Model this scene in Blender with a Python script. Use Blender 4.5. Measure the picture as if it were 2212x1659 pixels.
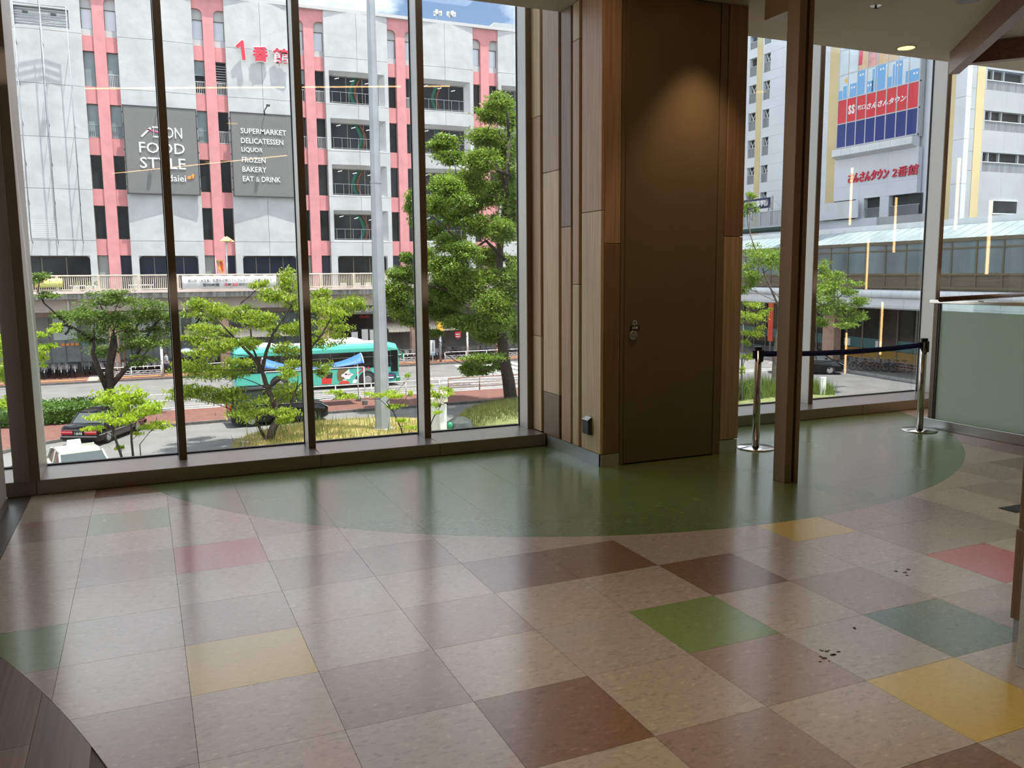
import bpy, math, random
import numpy as np
from mathutils import Matrix, Vector

# ---------------------------------------------------------------- scene, camera, light
SC = bpy.context.scene
COL = SC.collection
for o in list(bpy.data.objects):
    bpy.data.objects.remove(o)

# camera solved from the floor tile grid (0.5 m tiles) and the upright mullions
RC = np.array([[0.91643606, -0.40008763, -0.00865057],
               [-0.05948186, -0.11480828, -0.99160525],
               [0.39573583, 0.90925736, -0.1290124]])
CAM = np.array([0.41731, -5.38551, 1.63761])
FPX, PX, PY = 1822.23, 1106.0, 829.5
cd = bpy.data.cameras.new('camera')
cd.sensor_width = 36.0
cd.lens = FPX / 2212 * 36.0
cd.clip_start, cd.clip_end = 0.05, 600
co = bpy.data.objects.new('camera', cd)
COL.objects.link(co)
co.matrix_world = Matrix(((RC[0][0], -RC[1][0], -RC[2][0], CAM[0]),
                          (RC[0][1], -RC[1][1], -RC[2][1], CAM[1]),
                          (RC[0][2], -RC[1][2], -RC[2][2], CAM[2]),
                          (0, 0, 0, 1)))
SC.camera = co

SC.view_settings.view_transform = 'Standard'
SC.view_settings.look = 'None'
SC.view_settings.gamma = 1.0
SC.view_settings.use_curve_mapping = False
SC.view_settings.exposure = EXPOSURE = 0.98
SC.cycles.use_denoising = True
SC.cycles.use_adaptive_sampling = True
SC.cycles.adaptive_threshold = 0.05
SC.cycles.max_bounces = 6
SC.cycles.diffuse_bounces = 3
SC.cycles.glossy_bounces = 2
SC.cycles.transmission_bounces = 4
SC.cycles.transparent_max_bounces = 10
SC.cycles.use_light_tree = False
SC.cycles.caustics_reflective = False
SC.cycles.caustics_refractive = False
SC.cycles.sample_clamp_indirect = 6.0

SUN_DIR = Vector((-0.17, 0.20, -1.0)).normalized()      # the way the light travels: high noon sun, just behind the building
sd = bpy.data.lights.new('sun', 'SUN')
sd.energy = 4.6
sd.angle = math.radians(0.6)
sd.color = (1.0, 0.96, 0.90)
so = bpy.data.objects.new('sun', sd)
so.rotation_euler = (-SUN_DIR).to_track_quat('Z', 'Y').to_euler()
COL.objects.link(so)

W = bpy.data.worlds.new('sky')
SC.world = W
W.use_nodes = True
nt = W.node_tree
nt.nodes.clear()
def wn(t, **k):
    n = nt.nodes.new(t)
    for a, b in k.items(): setattr(n, a, b)
    return n
out = wn('ShaderNodeOutputWorld'); bg = wn('ShaderNodeBackground')
sky = wn('ShaderNodeTexSky', sky_type='NISHITA', sun_disc=False)
sky.sun_elevation = math.radians(75); sky.sun_rotation = math.radians(140)
sky.air_density = 1.0; sky.dust_density = 0.6; sky.ozone_density = 1.2
tc = wn('ShaderNodeTexCoord')
mp = wn('ShaderNodeMapping'); mp.inputs['Scale'].default_value = (1.0, 1.0, 2.4); mp.inputs['Location'].default_value = (1.0, 2.25, 1.48)
nz = wn('ShaderNodeTexNoise'); nz.inputs['Scale'].default_value = 3.1; nz.inputs['Detail'].default_value = 7; nz.inputs['Roughness'].default_value = 0.55
rmp = wn('ShaderNodeValToRGB'); rmp.color_ramp.elements[0].position = 0.43; rmp.color_ramp.elements[1].position = 0.58
mx = wn('ShaderNodeMix', data_type='RGBA')
mul = wn('ShaderNodeMix', data_type='RGBA', blend_type='MULTIPLY'); mul.inputs[0].default_value = 1.0
L = nt.links.new
SKY_GAIN = 0.088
mul.inputs[7].default_value = (SKY_GAIN, SKY_GAIN, SKY_GAIN * 1.02, 1)
L(tc.outputs['Generated'], mp.inputs['Vector']); L(mp.outputs[0], nz.inputs['Vector']); L(nz.outputs[0], rmp.inputs[0])
L(sky.outputs[0], mul.inputs[6])
L(rmp.outputs[0], mx.inputs[0]); L(mul.outputs[2], mx.inputs[6]); mx.inputs[7].default_value = (1.45, 1.48, 1.54, 1)
L(mx.outputs[2], bg.inputs[0]); bg.inputs[1].default_value = 1.0
L(bg.outputs[0], out.inputs[0])

# ---------------------------------------------------------------- helpers
rng = random.Random(7)
nrg = np.random.default_rng(11)
def ray(x, y):
    return RC.T @ np.array([(x - PX) / FPX, (y - PY) / FPX, 1.0])
def onz(x, y, z):
    d = ray(x, y); return CAM + d * (z - CAM[2]) / d[2]
def ony(x, y, Y):
    d = ray(x, y); return CAM + d * (Y - CAM[1]) / d[1]
def onx(x, y, X):
    d = ray(x, y); return CAM + d * (X - CAM[0]) / d[0]
G = -5.9            # street level

def link(o, parent=None):
    COL.objects.link(o)
    if parent is not None: o.parent = parent
    return o
def tag(o, label=None, cat=None, group=None, kind=None):
    if label: o['label'] = label
    if cat: o['category'] = cat
    if group: o['group'] = group
    if kind: o['kind'] = kind
    return o
ORG = {}
def empty(name, loc=(0, 0, 0), rz=0.0, label=None, cat=None, group=None, kind=None):
    e = bpy.data.objects.new(name, None)
    e.empty_display_size = 0.2
    e.location = loc; e.rotation_euler = (0, 0, rz)
    COL.objects.link(e)
    ORG[e.name] = Vector(loc)
    return tag(e, label, cat, group, kind)
def org(o):
    while o is not None:
        if o.name in ORG: return ORG[o.name]
        o = o.parent
    return Vector((0, 0, 0))

class MB:
    """collects faces; build() links them as one mesh object"""
    def __init__(s): s.v = []; s.f = []; s.sm = []
    def add(s, vs, fs, smooth=False):
        n = len(s.v); s.v += [tuple(map(float, v)) for v in vs]
        s.f += [tuple(i + n for i in f) for f in fs]; s.sm += [smooth] * len(fs)
        return s
    def box(s, x0, y0, z0, x1, y1, z1):
        vs = [(x, y, z) for z in (z0, z1) for y in (y0, y1) for x in (x0, x1)]
        return s.add(vs, [(0, 2, 3, 1), (4, 5, 7, 6), (0, 1, 5, 4), (2, 6, 7, 3), (0, 4, 6, 2), (1, 3, 7, 5)])
    def bbox(s, x0, y0, z0, x1, y1, z1, b=0.01):
        """box with its edges chamfered"""
        b = min(b, abs(x1 - x0) / 2.01, abs(y1 - y0) / 2.01, abs(z1 - z0) / 2.01)
        xs, ys, zs = (min(x0, x1), max(x0, x1)), (min(y0, y1), max(y0, y1)), (min(z0, z1), max(z0, z1))
        idx = {}; vs = []
        for ix in (0, 1):
            for iy in (0, 1):
                for iz in (0, 1):
                    p = [xs[ix], ys[iy], zs[iz]]; sg = [1 if i == 0 else -1 for i in (ix, iy, iz)]
                    for ax in range(3):
                        q = [p[k] + (0 if k == ax else sg[k] * b) for k in range(3)]
                        idx[(ix, iy, iz, ax)] = len(vs); vs.append(q)
        fs = []
        for ax in range(3):
            a, c = [k for k in range(3) if k != ax]
            for e in (0, 1):
                ring = []
                for (i, j) in ((0, 0), (1, 0), (1, 1), (0, 1)):
                    key = [0, 0, 0]; key[ax] = e; key[a] = i; key[c] = j
                    ring.append(idx[(*key, ax)])
                flip = (e == 0) ^ (ax == 1)
                fs.append(tuple(reversed(ring)) if flip else tuple(ring))
        for ax in range(3):
            a, c = [k for k in range(3) if k != ax]
            for i in (0, 1):
                for j in (0, 1):
                    k0 = [0, 0, 0]; k1 = [0, 0, 0]; k1[ax] = 1
                    for kk in (k0, k1): kk[a] = i; kk[c] = j
                    q = [idx[(*k0, a)], idx[(*k1, a)], idx[(*k1, c)], idx[(*k0, c)]]
                    flip = (i ^ j) ^ (ax == 1)
                    fs.append(tuple(q) if flip else tuple(reversed(q)))
        for ix in (0, 1):
            for iy in (0, 1):
                for iz in (0, 1):
                    t = [idx[(ix, iy, iz, ax)] for ax in range(3)]
                    fs.append(tuple(t) if (ix + iy + iz) % 2 else tuple(reversed(t)))
        return s.add(vs, fs)
    def obox(s, c, ax, ay, az):
        """box from centre and three half-axis vectors"""
        c, ax, ay, az = (np.array(q, float) for q in (c, ax, ay, az))
        vs = [c + i * ax + j * ay + k * az for k in (-1, 1) for j in (-1, 1) for i in (-1, 1)]
        return s.add(vs, [(0, 2, 3, 1), (4, 5, 7, 6), (0, 1, 5, 4), (2, 6, 7, 3), (0, 4, 6, 2), (1, 3, 7, 5)])
    def prism(s, pts, d):
        """closed planar polygon extruded by vector d"""
        n = len(pts); a = [np.array(p, float) for p in pts]; d = np.array(d, float)
        nrm = sum((np.cross(a[i] - a[0], a[(i + 1) % n] - a[0]) for i in range(n)), np.zeros(3))
        if nrm @ d > 0: a = a[::-1]
        vs = a + [p + d for p in a]
        fs = [tuple(range(n)), tuple(range(2 * n - 1, n - 1, -1))]
        fs += [(i, n + i, n + (i + 1) % n, (i + 1) % n)[::-1] for i in range(n)]
        fs = [f if k < 2 else f for k, f in enumerate(fs)]
        return s.add(vs, fs)
    def quad(s, a, b, c, d): return s.add([a, b, c, d], [(0, 1, 2, 3)])
    def tube(s, pts, r, n=6, cap=True, smooth=True):
        """tube along a polyline, r a number or one per point"""
        P = [np.array(p, float) for p in pts]; m = len(P)
        rs = [r] * m if not hasattr(r, '__len__') else list(r)
        vs = []; u0 = None
        for i in range(m):
            t = P[min(i + 1, m - 1)] - P[max(i - 1, 0)]; t = t / (np.linalg.norm(t) + 1e-12)
            if u0 is None:
                h = np.array([0, 0, 1.0]) if abs(t[2]) < .9 else np.array([1.0, 0, 0])
                u = np.cross(t, h)
            else: u = u0 - t * (u0 @ t)
            u = u / (np.linalg.norm(u) + 1e-12); u0 = u; w = np.cross(t, u)
            for k in range(n):
                a = 2 * math.pi * k / n
                vs.append(P[i] + rs[i] * (math.cos(a) * u + math.sin(a) * w))
        fs = [(i * n + k, i * n + (k + 1) % n, (i + 1) * n + (k + 1) % n, (i + 1) * n + k) for i in range(m - 1) for k in range(n)]
        s.add(vs, fs, smooth)
        if cap:
            b = len(s.v) - m * n
            s.f += [tuple(b + k for k in range(n - 1, -1, -1)), tuple(b + (m - 1) * n + k for k in range(n))]; s.sm += [False, False]
        return s
    def bar(s, a, b, w, h=None, up=(0, 0, 1)):
        """rectangular bar from a to b"""
        a = np.array(a, float); b = np.array(b, float); h = w if h is None else h
        t = b - a; L_ = np.linalg.norm(t); t = t / L_; up = np.array(up, float)
        if abs(t @ up) > .95: up = np.array([0, 1.0, 0])
        u = np.cross(t, up); u /= np.linalg.norm(u); w2 = np.cross(u, t)
        return s.obox((a + b) / 2, t * L_ / 2, u * w / 2, w2 * h / 2)
    def lathe(s, prof, c=(0, 0, 0), n=16, smooth=True):
        """profile of (radius, height) turned about a vertical axis"""
        vs = []; m = len(prof)
        for r, z in prof:
            for k in range(n):
                a = 2 * math.pi * k / n
                vs.append((c[0] + r * math.cos(a), c[1] + r * math.sin(a), c[2] + z))
        fs = [(i * n + k, i * n + (k + 1) % n, (i + 1) * n + (k + 1) % n, (i + 1) * n + k) for i in range(m - 1) for k in range(n)]
        s.add(vs, fs, smooth)
        b = len(s.v) - m * n
        if prof[0][0] > 1e-6: s.f.append(tuple(b + k for k in range(n - 1, -1, -1))); s.sm.append(False)
        if prof[-1][0] > 1e-6: s.f.append(tuple(b + (m - 1) * n + k for k in range(n))); s.sm.append(False)
        return s
    def loft(s, secs, smooth=True, cap=True):
        """closed rings of equal length joined one after another"""
        n = len(secs[0]); m = len(secs); vs = [p for q in secs for p in q]
        fs = [(i * n + k, i * n + (k + 1) % n, (i + 1) * n + (k + 1) % n, (i + 1) * n + k) for i in range(m - 1) for k in range(n)]
        s.add(vs, fs, smooth)
        if cap:
            b = len(s.v) - m * n
            s.f += [tuple(b + k for k in range(n - 1, -1, -1)), tuple(b + (m - 1) * n + k for k in range(n))]; s.sm += [False, False]
        return s
    def sheet(s, grid, smooth=True):
        m = len(grid); n = len(grid[0]); vs = [p for r in grid for p in r]
        return s.add(vs, [(i * n + k, i * n + k + 1, (i + 1) * n + k + 1, (i + 1) * n + k) for i in range(m - 1) for k in range(n - 1)], smooth)
    def solid(s, grid, d, smooth=True):
        """a grid of points given thickness by vector d"""
        d = np.array(d, float); m = len(grid); n = len(grid[0])
        A = [np.array(p, float) for r in grid for p in r]; vs = A + [p + d for p in A]; k0 = m * n
        fs = []
        for i in range(m - 1):
            for k in range(n - 1):
                q = (i * n + k, i * n + k + 1, (i + 1) * n + k + 1, (i + 1) * n + k)
                fs += [q, tuple(k0 + j for j in reversed(q))]
        rim = [i for i in range(n)] + [i * n + n - 1 for i in range(1, m)] + [(m - 1) * n + i for i in range(n - 2, -1, -1)] + [i * n for i in range(m - 2, 0, -1)]
        for i in range(len(rim)):
            a, b = rim[i], rim[(i + 1) % len(rim)]
            fs.append((b, a, k0 + a, k0 + b))
        return s.add(vs, fs, smooth)
    def text(s, body, fit, plane, depth=0.01, offset=0.0, res=2, shear=0.0, bold=0.0):
        """lettering; fit = (u0, u1, z0, z1) or (u0, None, z0, z1) to keep its aspect; plane(u, z, o) gives a point"""
        vs, fs = glyphs(body, depth, offset, res, shear)
        u0, u1, z0, z1 = fit
        a = vs.min(0); b = vs.max(0)
        sy = (z1 - z0) / (b[1] - a[1]); sx = sy if u1 is None else (u1 - u0) / (b[0] - a[0])
        zz = (vs[:, 2] - a[2])
        P = [plane(u0 + (p[0] - a[0]) * sx, z0 + (p[1] - a[1]) * sy, q) for p, q in zip(vs, zz)]
        return s.add(P, fs)
    def build(s, name, mat, parent=None, kind=None, label=None):
        o = org(parent)
        me = bpy.data.meshes.new(name)
        me.from_pydata([(v[0] - o[0], v[1] - o[1], v[2] - o[2]) for v in s.v] if o.length > 0 else s.v, [], s.f)
        if any(s.sm):
            me.polygons.foreach_set('use_smooth', s.sm)
        me.materials.append(M[mat] if isinstance(mat, str) else mat)
        me.update()
        ob = bpy.data.objects.new(name, me)
        link(ob, parent)
        if kind: ob['kind'] = kind
        if label: ob['label'] = label
        return ob
_gl = {}
def glyphs(body, depth, offset, res, shear):
    k = (body, depth, offset, res, shear)
    if k not in _gl:
        cu = bpy.data.curves.new('lettering', 'FONT')
        cu.body = body; cu.size = 1; cu.extrude = depth / 2; cu.offset = offset; cu.resolution_u = res; cu.shear = shear; cu.space_line = 1.0
        ob = bpy.data.objects.new('lettering', cu)
        me = bpy.data.meshes.new_from_object(ob)
        vs = np.array([v.co[:] for v in me.vertices]); fs = [tuple(p.vertices) for p in me.polygons]
        bpy.data.objects.remove(ob); bpy.data.curves.remove(cu); bpy.data.meshes.remove(me)
        _gl[k] = (vs, fs)
    vs, fs = _gl[k]
    return vs.copy(), fs
def copy_tree(o, parent=None):
    c = o.copy(); COL.objects.link(c); c.parent = parent
    for ch in list(o.children): copy_tree(ch, c)
    return c
def shared(o, name, parent=None, loc=None):
    c = bpy.data.objects.new(name, o.data); link(c, parent)
    if loc is not None: c.location = loc
    return c
def fy(Y):
    """a wall that faces the window wall (towards -Y): u is X"""
    return lambda u, z, o=0: (u, Y - o, z)
def fx(X):
    """a wall that faces -X: u runs to the right as seen, so Y = -u"""
    return lambda u, z, o=0: (X - o, -u, z)

# ---------------------------------------------------------------- materials
M = {}
def pm(name, col, rough=0.6, metal=0.0, var=None, bump=None, spec=0.5, emit=None, col2=None, coat=0.0, alpha=None, stretch=(1, 1, 1), ramp=(0.35, 0.65), detail=4):
    """principled surface; var = (scale, amount) of a noise in the colour, col2 an explicit second colour"""
    m = bpy.data.materials.new(name); m.use_nodes = True
    t = m.node_tree; b = t.nodes['Principled BSDF']
    b.inputs['Base Color'].default_value = (*col, 1); b.inputs['Roughness'].default_value = rough
    b.inputs['Metallic'].default_value = metal; b.inputs['Specular IOR Level'].default_value = spec
    if coat: b.inputs['Coat Weight'].default_value = coat; b.inputs['Coat Roughness'].default_value = 0.05
    if emit: b.inputs['Emission Color'].default_value = (*emit[0], 1); b.inputs['Emission Strength'].default_value = emit[1]
    if var or bump:
        tc = t.nodes.new('ShaderNodeTexCoord'); mp = t.nodes.new('ShaderNodeMapping'); mp.inputs['Scale'].default_value = stretch
        t.links.new(tc.outputs['Object'], mp.inputs[0])
    if var:
        nz = t.nodes.new('ShaderNodeTexNoise'); nz.inputs['Scale'].default_value = var[0]; nz.inputs['Detail'].default_value = detail
        t.links.new(mp.outputs[0], nz.inputs['Vector'])
        r = t.nodes.new('ShaderNodeValToRGB')
        c2 = col2 or tuple(c * (1 - var[1]) for c in col)
        c1 = col if col2 else tuple(min(1, c * (1 + var[1] * .5)) for c in col)
        r.color_ramp.elements[0].position, r.color_ramp.elements[1].position = ramp
        r.color_ramp.elements[0].color = (*c2, 1); r.color_ramp.elements[1].color = (*c1, 1)
        t.links.new(nz.outputs[0], r.inputs[0]); t.links.new(r.outputs[0], b.inputs['Base Color'])
    if bump:
        n2 = t.nodes.new('ShaderNodeTexNoise'); n2.inputs['Scale'].default_value = bump[0]; n2.inputs['Detail'].default_value = 5
        t.links.new(mp.outputs[0], n2.inputs['Vector'])
        bp = t.nodes.new('ShaderNodeBump'); bp.inputs['Strength'].default_value = bump[1]; bp.inputs['Distance'].default_value = bump[2] if len(bump) > 2 else 0.02
        t.links.new(n2.outputs[0], bp.inputs['Height']); t.links.new(bp.outputs[0], b.inputs['Normal'])
    M[name] = m
    return m
def lino(name, col, dark, light):
    """linoleum tile: streaky marbling, satin polish, scuffs"""
    m = bpy.data.materials.new(name); m.use_nodes = True; t = m.node_tree; b = t.nodes['Principled BSDF']
    tc = t.nodes.new('ShaderNodeTexCoord'); mp = t.nodes.new('ShaderNodeMapping'); mp.inputs['Rotation'].default_value = (0, 0, 0.35); mp.inputs['Scale'].default_value = (1, 2.1, 1)
    t.links.new(tc.outputs['Object'], mp.inputs[0])
    nz = t.nodes.new('ShaderNodeTexNoise'); nz.inputs['Scale'].default_value = 25; nz.inputs['Detail'].default_value = 6; nz.inputs['Distortion'].default_value = 1.0
    t.links.new(mp.outputs[0], nz.inputs['Vector'])
    r = t.nodes.new('ShaderNodeValToRGB'); e = r.color_ramp.elements
    e[0].position = 0.30; e[0].color = (*[c * dark for c in col], 1); e[1].position = 0.47; e[1].color = (*col, 1)
    x = e.new(0.60); x.color = (*col, 1); x = e.new(0.72); x.color = (*[min(1, c * light) for c in col], 1)
    t.links.new(nz.outputs[0], r.inputs[0])
    n3 = t.nodes.new('ShaderNodeTexNoise'); n3.inputs['Scale'].default_value = 1.7; n3.inputs['Detail'].default_value = 3
    t.links.new(tc.outputs['Object'], n3.inputs['Vector'])
    mr = t.nodes.new('ShaderNodeMapRange'); mr.inputs['From Min'].default_value = 0.3; mr.inputs['From Max'].default_value = 0.7
    mr.inputs['To Min'].default_value = 0.24; mr.inputs['To Max'].default_value = 0.28
    t.links.new(n3.outputs[0], mr.inputs[0]); t.links.new(mr.outputs[0], b.inputs['Roughness'])
    t.links.new(r.outputs[0], b.inputs['Base Color'])
    bp = t.nodes.new('ShaderNodeBump'); bp.inputs['Strength'].default_value = 0.012; bp.inputs['Distance'].default_value = 0.002
    t.links.new(nz.outputs[0], bp.inputs['Height']); t.links.new(bp.outputs[0], b.inputs['Normal'])
    b.inputs['Specular IOR Level'].default_value = 0.5
    b.inputs['Coat Weight'].default_value = 0.6; b.inputs['Coat Roughness'].default_value = 0.17; b.inputs['Coat IOR'].default_value = 1.55
    M[name] = m
def wood(name, col, dark=0.72, sc=1.0, axis=2, rough=0.42):
    m = bpy.data.materials.new(name); m.use_nodes = True; t = m.node_tree; b = t.nodes['Principled BSDF']
    tc = t.nodes.new('ShaderNodeTexCoord'); mp = t.nodes.new('ShaderNodeMapping')
    s = [38 * sc] * 3; s[axis] = 0.9 * sc; mp.inputs['Scale'].default_value = s
    t.links.new(tc.outputs['Object'], mp.inputs[0])
    nz = t.nodes.new('ShaderNodeTexNoise'); nz.inputs['Scale'].default_value = 1.6; nz.inputs['Detail'].default_value = 6; nz.inputs['Distortion'].default_value = 0.4
    t.links.new(mp.outputs[0], nz.inputs['Vector'])
    r = t.nodes.new('ShaderNodeValToRGB'); e = r.color_ramp.elements
    e[0].position = 0.32; e[0].color = (*[c * dark for c in col], 1); e[1].position = 0.66; e[1].color = (*[min(1, c * 1.08) for c in col], 1)
    t.links.new(nz.outputs[0], r.inputs[0]); t.links.new(r.outputs[0], b.inputs['Base Color'])
    b.inputs['Roughness'].default_value = rough
    M[name] = m
def glass(name, tint=(0.975, 0.985, 0.98), gain=0.93, base=0.045, rough=0.0):
    """window pane: clear, with a pane's angle-dependent mirror reflection, the same from both sides"""
    m = bpy.data.materials.new(name); m.use_nodes = True; t = m.node_tree; t.nodes.clear()
    o = t.nodes.new('ShaderNodeOutputMaterial'); mi = t.nodes.new('ShaderNodeMixShader'); tr = t.nodes.new('ShaderNodeBsdfTransparent')
    gl = t.nodes.new('ShaderNodeBsdfGlossy'); lw = t.nodes.new('ShaderNodeLayerWeight'); lw.inputs[0].default_value = 0.5
    pw = t.nodes.new('ShaderNodeMath'); pw.operation = 'POWER'; pw.inputs[1].default_value = 5.0
    ma = t.nodes.new('ShaderNodeMath'); ma.operation = 'MULTIPLY_ADD'; ma.inputs[1].default_value = gain; ma.inputs[2].default_value = base
    tr.inputs[0].default_value = (*tint, 1); gl.inputs['Roughness'].default_value = rough
    t.links.new(lw.outputs['Facing'], pw.inputs[0]); t.links.new(pw.outputs[0], ma.inputs[0]); t.links.new(ma.outputs[0], mi.inputs[0])
    t.links.new(tr.outputs[0], mi.inputs[1]); t.links.new(gl.outputs[0], mi.inputs[2]); t.links.new(mi.outputs[0], o.inputs[0])
    M[name] = m
def leafmat(name, col, col2, trans=0.45, sc=2.2):
    m = bpy.data.materials.new(name); m.use_nodes = True; t = m.node_tree; t.nodes.clear()
    o = t.nodes.new('ShaderNodeOutputMaterial'); mi = t.nodes.new('ShaderNodeMixShader'); mi.inputs[0].default_value = trans
    df = t.nodes.new('ShaderNodeBsdfPrincipled'); tl = t.nodes.new('ShaderNodeBsdfTranslucent')
    df.inputs['Roughness'].default_value = 0.45; df.inputs['Specular IOR Level'].default_value = 0.4
    tc = t.nodes.new('ShaderNodeTexCoord'); nz = t.nodes.new('ShaderNodeTexNoise'); nz.inputs['Scale'].default_value = sc; nz.inputs['Detail'].default_value = 5; nz.inputs['Roughness'].default_value = 0.75
    r = t.nodes.new('ShaderNodeValToRGB'); r.color_ramp.elements[0].position = .36; r.color_ramp.elements[1].position = .64
    r.color_ramp.elements[0].color = (*col2, 1); r.color_ramp.elements[1].color = (*col, 1)
    t.links.new(tc.outputs['Object'], nz.inputs['Vector']); t.links.new(nz.outputs[0], r.inputs[0])
    t.links.new(r.outputs[0], df.inputs['Base Color'])
    hs = t.nodes.new('ShaderNodeHueSaturation'); hs.inputs['Hue'].default_value = 0.485; hs.inputs['Saturation'].default_value = 1.1; hs.inputs['Value'].default_value = 1.25
    t.links.new(r.outputs[0], hs.inputs['Color']); t.links.new(hs.outputs[0], tl.inputs[0])
    t.links.new(df.outputs[0], mi.inputs[1]); t.links.new(tl.outputs[0], mi.inputs[2]); t.links.new(mi.outputs[0], o.inputs[0])
    M[name] = m

# floor
lino('tile_beige', (0.56, 0.445, 0.335), 0.72, 1.35)
lino('tile_beige_cool', (0.53, 0.44, 0.35), 0.74, 1.35)
lino('tile_taupe', (0.42, 0.295, 0.22), 0.74, 1.4)
lino('tile_brown', (0.285, 0.160, 0.092), 0.72, 1.5)
lino('tile_red', (0.62, 0.085, 0.085), 0.82, 1.15)
lino('tile_green', (0.255, 0.345, 0.105), 0.82, 1.2)
lino('tile_dark_green', (0.105, 0.160, 0.070), 0.78, 1.3)
lino('tile_yellow', (0.74, 0.52, 0.085), 0.87, 1.12)
lino('tile_circle', (0.155, 0.225, 0.072), 0.84, 1.2)
pm('grout', (0.13, 0.105, 0.085), 0.6)
pm('threshold', (0.10, 0.095, 0.09), 0.35, var=(30, .25))
wood('plank_a', (0.27, 0.175, 0.125), 0.6, 0.5, 1, 0.35)
wood('plank_b', (0.32, 0.215, 0.155), 0.62, 0.5, 1, 0.35)
wood('plank_c', (0.23, 0.15, 0.11), 0.6, 0.5, 1, 0.35)
# interior
pm('sill_metal', (0.33, 0.295, 0.265), 0.30, 0.55, var=(60, .06))
pm('mullion_alu', (0.60, 0.58, 0.54), 0.36, 0.25)
pm('mullion_bronze', (0.20, 0.155, 0.11), 0.42, 0.3)
pm('gasket', (0.02, 0.02, 0.02), 0.6)
glass('window_glass')
glass('clear_glass', (0.90, 0.975, 0.94))
pm('ceiling_paint', (0.55, 0.48, 0.36), 0.85, var=(40, .05))
pm('wall_paint', (0.42, 0.39, 0.34), 0.8, var=(30, .05))
pm('back_wall', (0.30, 0.22, 0.15), 0.7, var=(3, .2))
wood('oak_pale', (0.80, 0.605, 0.37)); wood('oak_pink', (0.67, 0.43, 0.27)); wood('oak_grey', (0.40, 0.285, 0.21)); wood('oak_honey', (0.30, 0.18, 0.10))
wood('oak_mid', (0.58, 0.40, 0.26))
pm('groove', (0.095, 0.055, 0.03), 0.7)
pm('door_paint', (0.20, 0.148, 0.085), 0.40, var=(3, .05), spec=0.4)
pm('door_frame', (0.215, 0.15, 0.085), 0.45)
pm('steel_skirting', (0.62, 0.62, 0.60), 0.34, 0.5, var=(45, .15), stretch=(1, 1, 8))
pm('stainless', (0.62, 0.60, 0.57), 0.16, 1.0)
pm('stainless_satin', (0.50, 0.49, 0.47), 0.32, 1.0)
pm('black_plastic', (0.012, 0.012, 0.014), 0.35)
pm('grey_plastic', (0.065, 0.07, 0.075), 0.4)
pm('belt_navy', (0.005, 0.008, 0.11), 0.75)
pm('nameplate', (0.03, 0.045, 0.03), 0.4)
pm('white_print', (0.75, 0.75, 0.72), 0.6)
pm('post_bronze', (0.38, 0.25, 0.145), 0.40, 0.15)
wood('beam_wood', (0.255, 0.135, 0.085), 0.7, 0.6, 1)
pm('beam_end', (0.115, 0.035, 0.025), 0.6)
pm('lamp_warm', (1, .8, .5), 0.5, emit=((1.0, 0.66, 0.16), 1.6))
pm('tube_warm', (1, .8, .5), 0.5, emit=((1.0, 0.52, 0.20), 9.0))
pm('tube_white', (1, .9, .8), 0.5, emit=((1.0, 0.62, 0.28), 7.0))
pm('chrome_trim', (0.45, 0.43, 0.40), 0.3, 0.9)
wood('handrail', (0.20, 0.085, 0.035), 0.6, 0.5, 1, 0.3)
def frosted(name):
    m = bpy.data.materials.new(name); m.use_nodes = True; t = m.node_tree; b = t.nodes['Principled BSDF']
    b.inputs['Base Color'].default_value = (0.80, 0.90, 0.85, 1); b.inputs['Roughness'].default_value = 0.5; b.inputs['Transmission Weight'].default_value = 1.0; b.inputs['IOR'].default_value = 1.10
    tl = t.nodes.new('ShaderNodeBsdfTranslucent'); tl.inputs[0].default_value = (0.93, 1.0, 0.94, 1)
    mi = t.nodes.new('ShaderNodeMixShader'); mi.inputs[0].default_value = 0.8; o = t.nodes['Material Output']
    t.links.new(b.outputs[0], mi.inputs[1]); t.links.new(tl.outputs[0], mi.inputs[2]); t.links.new(mi.outputs[0], o.inputs[0])
    M[name] = m
frosted('frosted_glass')
# outside
pm('asphalt', (0.165, 0.163, 0.158), 0.9, var=(0.7, .16), bump=(60, .15), detail=8)
pm('asphalt_dark', (0.115, 0.115, 0.115), 0.9, var=(0.9, .18), detail=8)
pm('brick_paving', (0.165, 0.072, 0.056), 0.9, var=(3.0, .22), detail=8)
pm('tactile_yellow', (0.62, 0.36, 0.09), 0.85, var=(6, .2))
pm('kerb_stone', (0.36, 0.35, 0.33), 0.85, var=(4, .25))
pm('kerb_dark', (0.12, 0.115, 0.105), 0.9, var=(5, .3))
pm('road_paint', (0.66, 0.66, 0.64), 0.8, var=(9, .22), detail=8)
pm('soil', (0.12, 0.10, 0.065), 0.95, var=(4, .4))
pm('turf_dry', (0.42, 0.34, 0.16), 0.95, var=(2.2, .35), col2=(0.26, 0.25, 0.08))
pm('turf_green', (0.16, 0.185, 0.06), 0.95, var=(3, .35))
pm('facade_white', (0.49, 0.50, 0.505), 0.88, var=(0.8, .10), bump=(1.6, .55, .05), detail=9)
pm('facade_pink', (0.62, 0.275, 0.285), 0.85, var=(1.3, .10), bump=(2.5, .25, .03), detail=8)
pm('pink_deep', (0.60, 0.255, 0.26), 0.85, var=(1.3, .08))
pm('coping', (0.50, 0.50, 0.50), 0.7)
pm('joint_dark', (0.10, 0.10, 0.10), 0.9)
pm('dark_glass', (0.022, 0.024, 0.026), 0.14, spec=0.22, var=(0.5, .6))
pm('navy_glass', (0.032, 0.038, 0.06), 0.12, spec=0.3)
pm('blind_blue', (0.22, 0.285, 0.30), 0.35, spec=0.5, var=(1, .12))
pm('sky_glass', (0.62, 0.67, 0.72), 0.05, spec=0.8)  # pale base colour stands in for sky mirrored in the glass
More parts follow.
